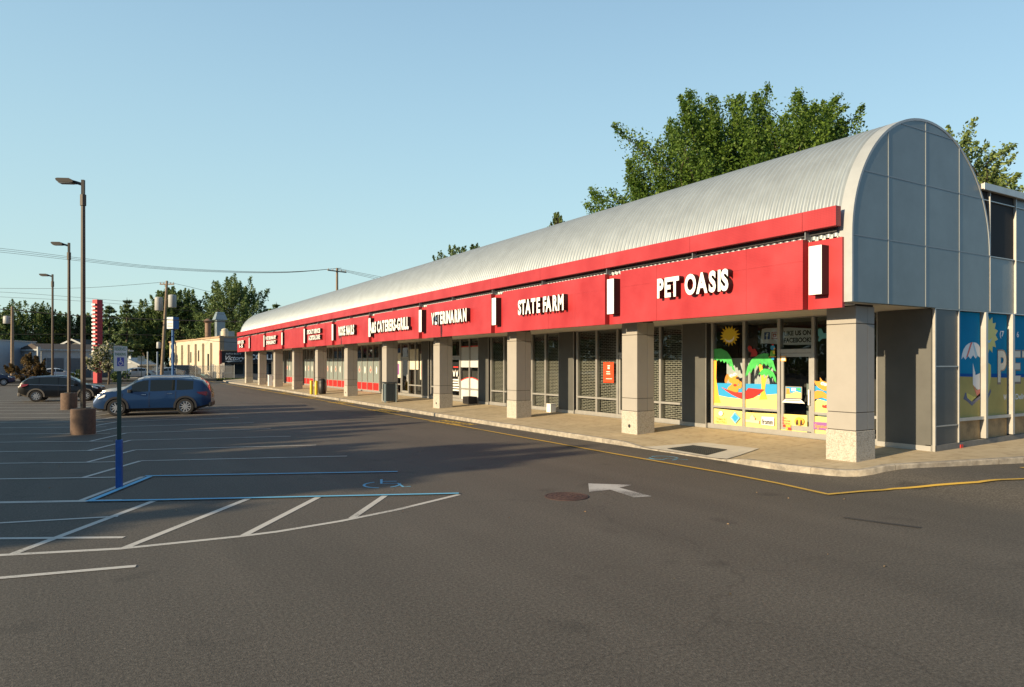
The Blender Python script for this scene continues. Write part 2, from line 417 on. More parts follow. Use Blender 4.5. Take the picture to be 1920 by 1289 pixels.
B0 = [(5.58, 14.03), (5.45, 17.10), (5.42, 19.83), (5.37, 22.61), (5.37, 25.58), (5.34, 28.51), (5.30, 31.43), (5.32, 34.18)]
C0 = [(-0.21, 13.90), (-0.21, 16.65), (-0.16, 19.19), (-0.15, 21.70), (-0.12, 24.25)]
for n in range(5, 15): A0.append((0.9 - 0.05 * (n - 5), 26.5 + 2.7 * (n - 4))); C0.append((-0.15 - 0.07 * (n - 5), 24.25 + 2.7 * (n - 4)))
for n in range(8, 15): B0.append((5.3, 34.18 + 2.85 * (n - 7)))
for n in range(15):
    stripe(wm, [C0[n], A0[n]], 0.10)
    if n: stripe(wm, [A0[n], B0[n]], 0.095, 2)
    stripe(wm, [(C0[n][0] - 6.0, C0[n][1] + 2.9), C0[n], (C0[n][0] + 0.6, C0[n][1] - 0.27)], 0.09, 2)
struct(wm.build('white_parking_lines', P_WHITE))
bm_ = MB()
stripe(bm_, [(-0.12, 13.76), (0.92, 13.25), (5.59, 11.13)], 0.10)
stripe(bm_, [(-0.05, 13.78), (0.98, 16.05)], 0.11)
stripe(bm_, [(0.90, 16.18), (5.58, 14.03)], 0.09)
struct(bm_.build('blue_parking_lines', P_BLUE))
ym = MB()
stripe(ym, [(12.6, 96), (12.30, 66), (12.20, 44), (11.80, 33), (11.60, 22), (11.45, 14), (11.44, 10.27), (11.36, 8.88), (11.167, 7.663)], 0.10)
stripe(ym, [(11.13, 7.66), (11.95, 7.52), (12.63, 7.33), (13.18, 6.87), (13.65, 6.38), (14.49, 6.0), (19, 4.0)], 0.10, 0.12)
stripe(ym, [(15.85, 6.62), (18.5, 5.4)], 0.09, 0.2)
struct(ym.build('yellow_kerb_line', P_YEL))
# NO PARKING FIRE LANE stencils between the yellow line and the kerb
def ground_text(name, s, size, x, y, ang, m, width=None, bold=0.02, dz=0.006):
    o = text_mesh(name, s, size, frame_mx((x, y, gh(x, y) + dz), (math.cos(ang), math.sin(ang), 0), (-math.sin(ang), math.cos(ang), 0)), m, bold=bold, width=width)
    return struct(o)
for (x, y) in [(11.82, 24.6), (12.0, 32.4), (12.25, 40.2), (12.40, 47.5), (12.5, 55.5), (12.6, 63.5)]:
    ground_text('fire_lane_lettering', 'NO PARKING', 0.46, x + 0.66, y - 1.3, R(93), P_YELW, 2.6, bold=.05)
    ground_text('fire_lane_lettering', 'FIRE LANE', 0.46, x + 0.12, y - 1.3, R(93), P_YELW, 2.3, bold=.05, dz=0.0075)
# white lane arrow
ar = MB(); P = [(8.24, 10.80), (8.86, 10.24), (8.46, 10.13), (8.40, 9.18), (8.07, 9.27), (8.18, 10.05), (7.72, 10.09)]
ar.add([(x, y, 0.005) for x, y in P], [(0, 6, 5), (0, 5, 2), (0, 2, 1), (5, 4, 3, 2)])
struct(ar.build('lane_arrow', P_WORN))
# wheelchair symbols, worn to a few strokes
def wheelchair(x, y, s, ang):
    mb = MB(); ca, sa = math.cos(ang), math.sin(ang); T = lambda u, v: (x + s * (u * ca - v * sa), y + s * (u * sa + v * ca))
    arc = [T(0.34 * math.cos(q), 0.34 * math.sin(q)) for q in np.linspace(R(120), R(375), 22)]
    stripe(mb, arc[:13], 0.05, 9); stripe(mb, arc[15:], 0.05, 9)
    stripe(mb, [T(-0.06, 0.62), T(-0.02, 0.12), T(0.30, 0.12), T(0.42, -0.28), T(0.56, -0.24)], 0.05, 9)
    stripe(mb, [T(-0.04, 0.36), T(0.26, 0.36)], 0.045, 9)
    return struct(mb.build('wheelchair_marking', P_BLUEW))
wheelchair(4.75, 12.75, 1.0, R(-25))
wheelchair(12.05, 12.75, 1.0, R(200))
# manhole cover
M_RUST = mat('rusty_iron', (0.050, 0.030, 0.025), 0.75, 0.3, col2=(0.085, 0.046, 0.038), vscale=9, bump=0.3, bscale=40)
mh = thing('manhole_cover', 'round rusty brown manhole cover in the asphalt beside the white arrow', 'manhole cover', (7.11, 9.95, 0))
mb = MB(); mb.lathe([(0.385, 0.0), (0.385, 0.010), (0.36, 0.012), (0.355, 0.002)], n=40); mb.build('frame', M_RUST, mh, smooth=30)
mb = MB(); mb.lathe([(0.35, 0.0), (0.35, 0.009), (0.33, 0.011)], n=40)
for r in (0.27, 0.19, 0.10): mb.lathe([(r + 0.012, 0.0105), (r + 0.01, 0.015), (r - 0.01, 0.015), (r - 0.012, 0.0105)], n=36)
for k in range(12):
    q = k * math.pi / 6; mb.box(0.11, 0.32, -0.008, 0.008, 0.0108, 0.0145, rz=q, c=(0, 0))
mb.build('lid', M_RUST, mh, smooth=30)
M_TAR = paint('tyre_rubber_smear', (0.030, 0.028, 0.026), 0.50)
tm = MB(); stripe(tm, [(9.75, 6.42), (9.88, 6.0), (10.08, 5.45)], 0.10, .1); struct(tm.build('tyre_smear', M_TAR))
# litter and dry leaves on the asphalt
lf = MB(); r_ = random.Random(3)
for k in range(34):
    y = r_.uniform(4, 24); x = r_.uniform(-1, 13) if y > 6 else r_.uniform(0, 9); q = r_.uniform(0, 6.3); L = r_.uniform(0.012, 0.03); W = L * r_.uniform(0.3, 0.6); z = gh(x, y) + 0.006
    co, si = math.cos(q), math.sin(q); f = lambda u, v, h: (x + u * co - v * si, y + u * si + v * co, z + h)
    lf.add([f(-L, 0, .001), f(0, -W, .012), f(L, 0, .002), f(0, W, .014)], [(0, 1, 2), (0, 2, 3)])
struct(lf.build('leaf_litter', mat('dry_leaf', (0.30, 0.17, 0.06), 0.8, col2=(0.5, 0.36, 0.2), vscale=3)), 'stuff')
# ---------------------------------------------------------------- the row of shops
YG, XW, XGL = 8.65, 16.62, 16.75            # end wall, pier face, shop glass
YE = 79.2                                    # far end
AX, AZ, AR = 16.26, 5.02, 2.86               # barrel axis and radius
CLAD = mat('slate_cladding', (0.165, 0.20, 0.21), 0.45, 0.3, vary=0.10, vscale=0.9, spec=0.6, bump=0.03, bscale=12)
CLADD = mat('charcoal_cladding', (0.062, 0.066, 0.066), 0.45, 0.2, vary=0.12, vscale=1.3, bump=0.03, bscale=15)
PIER = mat('dark_pier_panel', (0.085, 0.085, 0.078), 0.55, 0.1, vary=0.10, vscale=1.5, bump=0.04, bscale=90)
ALU = mat('aluminium', (0.42, 0.41, 0.385), 0.42, 0.55, vary=0.08, vscale=3)
ALUD = mat('dull_trim', (0.22, 0.245, 0.26), 0.5, 0.4)
ROOF = mat('galvanised_roof', (0.285, 0.325, 0.35), 0.5, 0.35, vary=0.10, vscale=1.8, detail=6)
TRIM = mat('pale_metal_trim', (0.34, 0.36, 0.365), 0.5, 0.2, vary=0.07, vscale=2.5)
SOFF = mat('soffit_white', (0.52, 0.50, 0.45), 0.8, vary=0.08, vscale=2)
COLM = mat('greige_panel', (0.30, 0.28, 0.25), 0.72, vary=0.045, vscale=1.6, bump=0.05, bscale=120)
AGG = bpy.data.materials.new('exposed_aggregate'); AGG.use_nodes = True
def _agg(m):
    nt = m.node_tree; b = nt.nodes['Principled BSDF']; g = nt.nodes.new('ShaderNodeNewGeometry')
    v = nt.nodes.new('ShaderNodeTexVoronoi'); v.inputs['Scale'].default_value = 48; nt.links.new(g.outputs['Position'], v.inputs['Vector'])
    r = nt.nodes.new('ShaderNodeValToRGB'); e = r.color_ramp.elements
    e[0].position = 0.12; e[0].color = (0.25, 0.225, 0.185, 1); e[1].position = 0.42; e[1].color = (0.39, 0.355, 0.295, 1); q = e.new(0.85); q.color = (0.44, 0.405, 0.345, 1)
    nt.links.new(v.outputs['Color'], r.inputs['Fac']); nt.links.new(r.outputs['Color'], b.inputs['Base Color']); b.inputs['Roughness'].default_value = 0.85
    bp = nt.nodes.new('ShaderNodeBump'); bp.inputs['Strength'].default_value = 0.5; bp.inputs['Distance'].default_value = 0.01
    nt.links.new(v.outputs['Distance'], bp.inputs['Height']); nt.links.new(bp.outputs['Normal'], b.inputs['Normal'])
_agg(AGG)
DARK = mat('dark_gap', (0.012, 0.012, 0.013), 0.8)
WHITE = mat('white_acrylic', (0.80, 0.80, 0.78), 0.35, vary=0.02, vscale=3)
BLACKR = mat('black_return', (0.014, 0.012, 0.012), 0.5)

def red_metal(name, col, perf=True):
    m = bpy.data.materials.new(name); m.use_nodes = True; nt = m.node_tree; b = nt.nodes['Principled BSDF']
    g = nt.nodes.new('ShaderNodeNewGeometry')
    n = nt.nodes.new('ShaderNodeTexNoise'); n.inputs['Scale'].default_value = 1.1; n.inputs['Detail'].default_value = 4
    nt.links.new(g.outputs['Position'], n.inputs['Vector'])
    r = nt.nodes.new('ShaderNodeValToRGB'); r.color_ramp.elements[0].position = 0.3; r.color_ramp.elements[1].position = 0.7
    r.color_ramp.elements[0].color = (col[0] * .88, col[1] * .8, col[2] * .8, 1); r.color_ramp.elements[1].color = (min(1, col[0] * 1.12), col[1] * 1.6, col[2] * 1.5, 1)
    nt.links.new(n.outputs['Fac'], r.inputs['Fac']); out = r.outputs['Color']
    if perf:                                  # rows of punched holes
        mp = nt.nodes.new('ShaderNodeMapping'); mp.inputs['Scale'].default_value = (1, 28, 28); nt.links.new(g.outputs['Position'], mp.inputs['Vector'])
        v = nt.nodes.new('ShaderNodeTexVoronoi'); v.inputs['Scale'].default_value = 1; v.inputs['Randomness'].default_value = 0; nt.links.new(mp.outputs[0], v.inputs['Vector'])
        c = nt.nodes.new('ShaderNodeValToRGB'); c.color_ramp.elements[0].position = 0.20; c.color_ramp.elements[0].color = (0.45, 0.4, 0.4, 1); c.color_ramp.elements[1].position = 0.30
        nt.links.new(v.outputs['Distance'], c.inputs['Fac'])
        x = nt.nodes.new('ShaderNodeMix'); x.data_type = 'RGBA'; x.blend_type = 'MULTIPLY'; x.inputs[0].default_value = 0.7
        nt.links.new(out, x.inputs[6]); nt.links.new(c.outputs['Color'], x.inputs[7]); out = x.outputs[2]
    nt.links.new(out, b.inputs['Base Color'])
    b.inputs['Roughness'].default_value = 0.42; b.inputs['Specular IOR Level'].default_value = 0.45
    w_ = nt.nodes.new('ShaderNodeTexNoise'); w_.inputs['Scale'].default_value = 0.9; nt.links.new(g.outputs['Position'], w_.inputs['Vector'])
    bp = nt.nodes.new('ShaderNodeBump'); bp.inputs['Strength'].default_value = 0.25; bp.inputs['Distance'].default_value = 0.1
    nt.links.new(w_.outputs['Fac'], bp.inputs['Height']); nt.links.new(bp.outputs['Normal'], b.inputs['Normal'])
    return m
RED = red_metal('red_perforated_metal', (0.37, 0.025, 0.031))
RED2 = red_metal('red_metal', (0.37, 0.025, 0.031), False)

def glass_mat(name, tint=(0.80, 0.84, 0.83), ior=1.5, extra=0.0):
    m = bpy.data.materials.new(name); m.use_nodes = True; nt = m.node_tree
    nt.nodes.remove(nt.nodes['Principled BSDF'])
    t = nt.nodes.new('ShaderNodeBsdfTransparent'); t.inputs[0].default_value = (*tint, 1)
    gl = nt.nodes.new('ShaderNodeBsdfGlossy'); gl.inputs['Roughness'].default_value = 0.01; gl.inputs[0].default_value = (0.95, 0.97, 1, 1)
    g = nt.nodes.new('ShaderNodeNewGeometry'); n = nt.nodes.new('ShaderNodeTexNoise'); n.inputs['Scale'].default_value = 0.7; nt.links.new(g.outputs['Position'], n.inputs['Vector'])
    bp = nt.nodes.new('ShaderNodeBump'); bp.inputs['Strength'].default_value = 0.06; bp.inputs['Distance'].default_value = 0.1
    nt.links.new(n.outputs['Fac'], bp.inputs['Height']); nt.links.new(bp.outputs['Normal'], gl.inputs['Normal'])
    f = nt.nodes.new('ShaderNodeFresnel'); f.inputs[0].default_value = ior
    a = nt.nodes.new('ShaderNodeMath'); a.operation = 'MULTIPLY_ADD'; a.inputs[1].default_value = 1.0; a.inputs[2].default_value = extra; a.use_clamp = True
    nt.links.new(f.outputs[0], a.inputs[0])
    x = nt.nodes.new('ShaderNodeMixShader'); nt.links.new(a.outputs[0], x.inputs[0]); nt.links.new(t.outputs[0], x.inputs[1]); nt.links.new(gl.outputs[0], x.inputs[2])
    nt.links.new(x.outputs[0], nt.nodes['Material Output'].inputs[0])
    return m
GLASS = glass_mat('shop_glass')

MALL = thing('shopping_centre', 'long single-storey row of shops with a grey barrel roof, red fascia and square columns', 'shopping centre')
# --- barrel roof: ribbed sheet bent over the axis
seg = 34; V = []; ysec = []
y = YG + 0.26; per = 0.172
while y < YE - 0.1:
    ysec += [(y, 0.0), (y + per * .36, 0.0), (y + per * .42, 0.045), (y + per * .94, 0.045)]; y += per
for yy, h in ysec:
    r = AR - 0.045 + h
    V.append((AX - r, yy, 3.64))
    for k in range(seg + 1):
        q = math.pi * (1 - k / seg); V.append((AX + r * math.cos(q), yy, AZ + r * math.sin(q)))
    V.append((AX + r, yy, 3.64))
n = seg + 3
F = np.array([(i * n + k, i * n + k + 1, (i + 1) * n + k + 1, (i + 1) * n + k) for i in range(len(ysec) - 1) for k in range(n - 1)])
arr_mesh('roof', np.array(V), F, ROOF, MALL)
def arc_band(mb, r0, r1, y0, y1, m, full=True, q0=0.0, q1=math.pi, n=48):
    V = []
    P = [(math.pi - (math.pi) * k / n) for k in range(n + 1)]
    pts = [(AX - r1, 3.62, AX - r0)] if full else []
    ring = []
    if full: ring.append(((AX - r0, 3.625), (AX - r1, 3.625)))
    for q in P: ring.append(((AX + r0 * math.cos(q), AZ + r0 * math.sin(q)), (AX + r1 * math.cos(q), AZ + r1 * math.sin(q))))
    for a, b in ring: V += [(a[0], y0, a[1]), (b[0], y0, b[1]), (b[0], y1, b[1]), (a[0], y1, a[1])]
    L = len(ring)
    mb.add(V, [(4 * i + k, 4 * i + (k + 1) % 4, 4 * i + 4 + (k + 1) % 4, 4 * i + 4 + k) for i in range(L - 1) for k in range(4)] + [(0, 1, 2, 3), tuple(4 * L - 4 + k for k in (3, 2, 1, 0))], m)
mb = MB(); arc_band(mb, AR - 0.055, AR, YG - 0.012, YG + 0.27, TRIM); mb.build('roof_trim', TRIM, MALL, smooth=35)
mb = MB(); arc_band(mb, AR - 0.10, AR + 0.01, YE - 0.25, YE + 0.02, TRIM)
mb.build('roof_trim', TRIM, MALL, smooth=35)
# --- end walls
def arc_poly(r, n=40, z0=3.625): return [(AX - r, z0)] + [(AX + r * math.cos(math.pi * (1 - k / n)), AZ + r * math.sin(math.pi * (1 - k / n))) for k in range(n + 1)] + [(AX + r, z0)]
mb = MB(); mb.prism(arc_poly(AR - 0.055), lambda u, v, t: (u, t, v), YG, YG + 0.15, CLAD)
gw = mb.build('end_wall', CLAD, MALL)
mb = MB()
for x in (14.72, 16.19, 17.65):
    h = math.sqrt(max(0, (AR - 0.055) ** 2 - (x - AX) ** 2)); mb.box(x - .014, x + .014, YG - .010, YG + .004, 3.63, AZ + h)
for z in (5.01, 6.39, 7.62):
    h = math.sqrt((AR - 0.055) ** 2 - max(0, z - AZ) ** 2); mb.box(AX - h, AX + h, YG - .008, YG + .003, z - .012, z + .012)
mb.build('joint_strip', ALUD, gw)
mb = MB(); mb.prism(arc_poly(AR - 0.12), lambda u, v, t: (u, t, v), YE - 0.15, YE, CLAD); mb.build('end_wall', CLAD, MALL)
# --- side wall right of the gable (a few cm behind it)
YS = YG + 0.04
sw = part('side_wall', MALL)
mb = MB(); mb.box(XW + .012, 17.66, YS, YS + .2, 0.42, 3.615); mb.build('wall_panel', CLADD, sw)
mb = MB()
for x0, x1 in ((20.46, 21.78), (21.80, 23.1), (23.12, 24.4), (24.42, 27)): mb.box(x0, x1, YS, YS + .2, 3.63, 6.62)
mb.box(19.125, 20.44, YS, YS + .2, 3.63, 5.0); mb.build('wall_panel', CLAD, sw)
mb = MB(); mb.box(18.4, 20.44, YS + .01, YS + .2, 5.02, 6.62); mb.build('dark_panel', DARK, sw)
mb = MB()
for x in (19.11, 20.45, 21.79, 23.11, 24.41): mb.box(x - .014, x + .014, YS - .05, YS + .01, 3.63, 6.62)
mb.box(19.10, 27, YS - .03, YS + .008, 5.0, 5.022); mb.box(18.5, 27, YS - .03, YS + .008, 6.38, 6.402)
for z in (2.27, 0.88): mb.box(XW + .03, 17.66, YS - .02, YS + .006, z - .014, z + .014)
mb.box(XW - .012, XW + .028, YS - .03, YS + .03, 0.30, 3.62); mb.box(17.655, 17.69, YS - .03, YS + .02, 0.44, 3.6)
mb.box(XW, 27, YS - .028, YS + .2, 3.603, 3.627)
mb.build('joint_strip', ALU, sw)
mb = MB(); mb.box(18.66, 27.05, YS - .10, YS + .35, 6.62, 6.76); mb.box(18.66, 27.05, YS - .125, YS - .10, 6.60, 6.775); mb.build('parapet_cap', ALU, MALL, bevel=.01)
mb = MB(); mb.box(18.8, 30, YG + .3, YE, 0.2, 6.60); mb.build('rear_block', CLADD, MALL)
mb = MB(); mb.add([(XW, YS - .03, .26), (27, YS - .03, .40), (27, YS - .03, .56), (XW, YS - .03, .44), (XW, YS + .2, .26), (27, YS + .2, .40), (27, YS + .2, .56), (XW, YS + .2, .44)],
       [(0, 1, 2, 3), (7, 6, 5, 4), (3, 2, 6, 7), (0, 3, 7, 4), (1, 5, 6, 2)]); mb.build('wall_base', mat('grey_base', (0.17, 0.165, 0.15), 0.8, vary=.15, vscale=4), sw)
# side windows with printed film
SEAB = mat('film_blue', (0.004, 0.20, 0.38), 0.7, spec=.03, vary=0.10, vscale=1.2)
SEAD = mat('film_sea', (0.004, 0.085, 0.32), 0.7, spec=.03)
SANDF = mat('film_sand', (0.42, 0.35, 0.13), 0.7, spec=.03, vary=0.08, vscale=2)
FW = mat('film_white', (0.62, 0.64, 0.66), 0.35); FR = mat('film_red', (0.55, 0.03, 0.025), 0.35); FYL = mat('film_yellow', (0.55, 0.46, 0.04), 0.35)
FNV = mat('film_navy', (0.012, 0.035, 0.13), 0.35); FBN = mat('film_bone', (0.55, 0.50, 0.40), 0.4); FBR = mat('film_brown', (0.10, 0.06, 0.035), 0.4); FLB = mat('film_light_blue', (0.15, 0.42, 0.60), 0.35)
BLIND = mat('brown_blind', (0.30, 0.20, 0.09), 0.7, vary=0.35, vscale=3)
wx = [17.69, 18.90, 20.27, 21.64, 23.0, 24.37, 25.7]
wins = []
for i in range(6):
    wn = part('window', sw)
    x0, x1 = wx[i] + (.10 if i else 0), wx[i + 1] - .09
    mb = MB(); mb.box(x0, x1, YS + .055, YS + .075, 1.03, 3.59); pn = mb.build('pane', SEAB, wn); wins.append(pn)
    mb = MB(); mb.box(x0, x1, YS + .055, YS + .075, .46 + .012 * i, .955); mb.build('lower_pane', BLIND, wn)
mb = MB()
for x in wx[1:]: mb.box(x - .05, x + .05, YS - .07, YS + .10, .45 + .02 * (x - 17), 3.6)
mb.box(17.69, 26, YS - .03, YS + .10, .955, 1.03); mb.build('mullion', ALU, sw)
mb = MB(); mb.box(17.60, 26.5, YS + .12, YS + .2, .4, 3.6); mb.build('backing', DARK, sw)
def film(mb, pts, k, m):
    mb.add([(x, YS + .053 - .0015 * k, z) for x, z in pts], [tuple(range(len(pts)))], m)
mb = MB(); film(mb, [(17.69, 1.03), (18.81, 1.03), (18.81, 2.0), (17.69, 2.03)], 0, SANDF); film(mb, [(17.69, 2.03), (18.81, 2.0), (18.81, 2.08), (17.69, 2.10)], 0, SEAD)
U = [(17.93, 2.44), (17.96, 2.56), (18.03, 2.68), (18.14, 2.77), (18.28, 2.83), (18.45, 2.86), (18.62, 2.85), (18.75, 2.80), (18.81, 2.74), (18.81, 2.48), (18.70, 2.53), (18.60, 2.46), (18.48, 2.54), (18.36, 2.45), (18.24, 2.52), (18.12, 2.43), (18.02, 2.50)]
film(mb, U, 1, FW); film(mb, [(18.14, 2.47), (18.24, 2.52), (18.45, 2.86), (18.36, 2.85)], 2, FR); film(mb, [(18.45, 2.86), (18.62, 2.46), (18.70, 2.53), (18.50, 2.86)], 2, FLB)
film(mb, [(18.47, 2.35), (18.58, 2.12), (18.60, 2.05), (18.81, 2.10), (18.81, 1.62), (18.47, 1.82)], 1, FW); film(mb, [(18.47, 1.82), (18.62, 1.68), (18.81, 1.70), (18.81, 1.50), (18.70, 1.48), (18.55, 1.70)], 2, FR)
film(mb, [(18.10, 1.50), (18.20, 1.62), (18.52, 1.52), (18.81, 1.52), (18.81, 1.60), (18.55, 1.40), (18.40, 1.40)], 2, FYL)
film(mb, [(18.02, 1.48), (18.18, 1.42), (18.42, 1.30), (18.60, 1.38), (18.81, 1.46), (18.81, 1.54), (18.58, 1.46), (18.42, 1.40), (18.20, 1.50), (18.14, 1.64), (18.10, 1.62)], 3, FNV)
mb.build('window_film', None, wins[0], fix=False)
mb = MB(); film(mb, [(19.0, 1.03), (20.18, 1.03), (20.18, 1.97), (19.0, 2.0)], 0, SANDF); film(mb, [(19.0, 2.0), (20.18, 1.97), (20.18, 2.08), (19.0, 2.08)], 0, SEAD)
sun_p = []
for k in range(28):
    q = math.pi * k / 14; r = .50 if k % 2 else .37; sun_p.append((19.20 + r * 1.05 * math.cos(q), 3.06 + r * math.sin(q)))
film(mb, [(max(19.0, x), z) for x, z in sun_p], 1, FYL); film(mb, [(19.02, 2.94), (19.15, 2.86), (19.30, 2.86), (19.42, 2.98), (19.30, 2.92), (19.15, 2.91)], 2, FLB)
film(mb, [(19.0, 2.45), (19.35, 2.30), (19.36, 2.0), (19.22, 1.55), (19.0, 1.45)], 1, FYL); film(mb, [(19.0, 1.45), (19.22, 1.58), (19.33, 1.70), (19.36, 1.62), (19.14, 1.38), (19.0, 1.30)], 2, FNV)
mb.build('window_film', None, wins[1], fix=False)
for i in (2, 3, 4, 5):
    mb = MB(); x0, x1 = wx[i] + .10, wx[i + 1] - .09
    film(mb, [(x0, 1.03), (x1, 1.03), (x1, 1.97), (x0, 1.97)], 0, SANDF); film(mb, [(x0, 1.97), (x1, 1.97), (x1, 2.06), (x0, 2.06)], 0, SEAD); mb.build('window_film', None, wins[i], fix=False)
mxf = lambda x, z, k: frame_mx((x, YS + .053 - .0015 * k, z), (1, 0, 0), (0, 0, 1))
for s, x, z, sz, wd, col, win in [('(7', 19.80, 3.03, .20, .22, FW, 1), ('8)', 20.40, 3.03, .20, .20, FW, 2), ('6', 20.70, 3.03, .20, .12, FW, 2), ('e Deliver', 20.42, 1.40, .20, 1.0, FW, 2), ('W', 19.99, 1.40, .20, .17, FW, 1)]:
    text_mesh('film_lettering', s, sz, mxf(x, z, 3), col, wins[win], bold=.02, width=wd)
for ch, x, win in [('P', 19.70, 1), ('E', 20.46, 2), ('T', 21.0, 2)]:
    text_mesh('film_lettering', ch, 1.14, mxf(x - .02, 1.86, 3), FBR, wins[win], bold=.05, width=.50)
    text_mesh('film_lettering', ch, 1.08, mxf(x, 1.89, 4), FBN, wins[win], bold=.03, width=.44)
mb = MB(); mb.box(17.70, 17.82, YS - .045, YS - .025, .31, .40, FR); mb.build('fire_connection_plate', None, sw)
# --- soffit and fascia
mb = MB(); mb.box(13.42, 18.8, YG + .16, YE - .16, 3.625, 3.72); mb.box(13.44, 13.9, YG + .25, YE - .2, 3.585, 3.62); mb.build('soffit', SOFF, MALL)
mb = MB(); mb.box(13.40, 13.9, YG + .3, YE - .2, 3.73, 5.02, SOFF); mb.build('fascia_core', DARK, MALL)
EDGE = [9.64] + [9.45 + 7.0 * k for k in range(1, 11)]         # near edge of each red panel
LEFT = [e + 6.1 for e in EDGE]; LEFT[-1] = YE + .05; EDGE = EDGE[:10]; LEFT = [EDGE[k] + 6.1 if k < 9 else YE for k in range(10)]
for k in range(10):
    mb = MB(); q = [EDGE[k] + (LEFT[k] - EDGE[k]) * t for t in (0, .25, .5, .75, 1)]
    for a, b in zip(q, q[1:]):
        dx = rnd.uniform(-.004, .004); mb.box(13.18 + dx, 13.36, a + .0015, b - .0015, 3.51, 4.5575); mb.box(13.18 + dx * .5, 13.36, a + .0015, b - .0015, 4.5605, 5.03)
    mb.box(13.187, 13.35, EDGE[k] + .01, LEFT[k] - .01, 3.53, 5.01); mb.build('fascia_panel', RED, MALL)
    y0 = YG + .17 if k == 0 else LEFT[k - 1] + .012; y1 = EDGE[k] - .012
    mb = MB(); mb.box(13.34, 13.42, y0, y1, 3.51, 4.98); mb.build('fascia_recess', RED2, MALL)
    mb = MB(); yc = EDGE[k] - .36; mb.box(13.10, 13.335, yc - .155, yc + .155, 3.80, 4.84, BLACKR); mb.box(13.092, 13.0995, yc - .153, yc + .153, 3.803, 4.837, WHITE)
    mb.build('light_box', None, MALL)
band = [YG + .17] + [9.62] + [9.43 + 3.5 * k for k in range(1, 20)] + [YE]
mb = MB()
for a, b in zip(band, band[1:]): mb.box(13.13, 13.30, a + .004, b - .004, 5.20, 5.61)
mb.build('fascia_band', RED, MALL)
mb = MB(); mb.box(13.345, 13.395, YG + .3, YE - .2, 5.115, 5.23); mb.build('gap_shade_strip', mat('gap_shade', (.03, .03, .032), .7, vary=.5, vscale=18), MALL)  # added dark strip, stands in for the band's shadow on the roof ribs
for yv in band[1:-1]:
    mb = MB(); mb.box(13.20, 13.40, yv - .03, yv - .01, 5.02, 5.25); mb.build('fascia_bracket', ALUD, MALL)
# --- columns
for k in range(11):
    y0 = 8.97 + 7.0 * k + (0.0 if k == 0 else 0.03); y1 = y0 + .70; x0, x1 = 14.05, 14.73
    col = part('column', MALL); zb = 0.205
    mb = MB(); mb.box(x0 - .012, x1 + .012, y0 - .012, y1 + .012, zb - .15, .875); mb.build('column_base', AGG, col, bevel=.012)
    mb = MB()
    for z0, z1 in ((.89, 1.265), (1.28, 3.195), (3.21, 3.58)):
        mb.box(x0, x0 + .42, y0, y1, z0, z1); mb.box(x0 + .428, x1, y0, y1, z0, z1)
    mb.build('column_shaft', COLM, col, bevel=.006)
    mb = MB(); mb.box(x0 + .02, x1 - .02, y0 + .02, y1 - .02, .8, 3.62); mb.build('column_core', mat('joint_shadow', (0.05, 0.042, 0.035), .9), col)
    if k % 2 == 1:
        mb = MB(); mb.lathe([(.055, 0), (.055, -.006), (.04, -.008), (.038, -.002)], (x0 - .0125, y0 + .34, .42), 16, DARK, axis='X'); mb.build('drain_outlet', None, col)
# --- storefronts
PIERS = [(YG, 10.04)] + [(15.68 + 7.1 * k, 16.70 + 7.1 * k) for k in range(9)]
for i, (a, b) in enumerate(PIERS):
    mb = MB(); mb.box(XW, 17.05, a + (.11 if i == 0 else 0), b, .42, 3.62); p = mb.build('wall_pier', PIER, MALL)
    mb = MB(); mb.box(XW - .012, 17.05, a + (.11 if i == 0 else -.004), b + .004, .26, .418); mb.build('pier_base', ALU, p)
    mb = MB(); mb.box(XW - .006, XW + .02, b + .001, b + .02, .3, 3.62); mb.box(XW - .006, XW + .02, a - .02, a - .001, .3, 3.62) if i else None; mb.build('pier_edge', ALU, p)
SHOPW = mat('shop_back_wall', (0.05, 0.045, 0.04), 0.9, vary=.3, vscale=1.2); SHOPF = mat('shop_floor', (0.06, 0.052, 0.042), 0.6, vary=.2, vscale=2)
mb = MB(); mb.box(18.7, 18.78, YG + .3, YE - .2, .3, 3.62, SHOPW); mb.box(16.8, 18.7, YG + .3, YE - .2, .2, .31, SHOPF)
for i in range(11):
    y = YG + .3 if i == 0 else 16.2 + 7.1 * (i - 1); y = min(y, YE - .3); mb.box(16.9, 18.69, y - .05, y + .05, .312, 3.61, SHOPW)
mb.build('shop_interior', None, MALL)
GRILLE = bpy.data.materials.new('roller_grille'); GRILLE.use_nodes = True
def _gr(m):
    nt = m.node_tree; b = nt.nodes['Principled BSDF']; g = nt.nodes.new('ShaderNodeNewGeometry')
    sp = nt.nodes.new('ShaderNodeSeparateXYZ'); cb = nt.nodes.new('ShaderNodeCombineXYZ'); nt.links.new(g.outputs['Position'], sp.inputs[0])
    nt.links.new(sp.outputs['Y'], cb.inputs['X']); nt.links.new(sp.outputs['Z'], cb.inputs['Y'])
    br = nt.nodes.new('ShaderNodeTexBrick'); br.inputs['Scale'].default_value = 1; br.inputs['Brick Width'].default_value = .23; br.inputs['Row Height'].default_value = .062; br.inputs['Mortar Size'].default_value = .008; br.inputs['Mortar Smooth'].default_value = 0
    nt.links.new(cb.outputs[0], br.inputs['Vector']); nt.links.new(br.outputs['Fac'], b.inputs['Alpha'])
    b.inputs['Base Color'].default_value = (.50, .47, .40, 1); b.inputs['Metallic'].default_value = .35; b.inputs['Roughness'].default_value = .45
_gr(GRILLE)
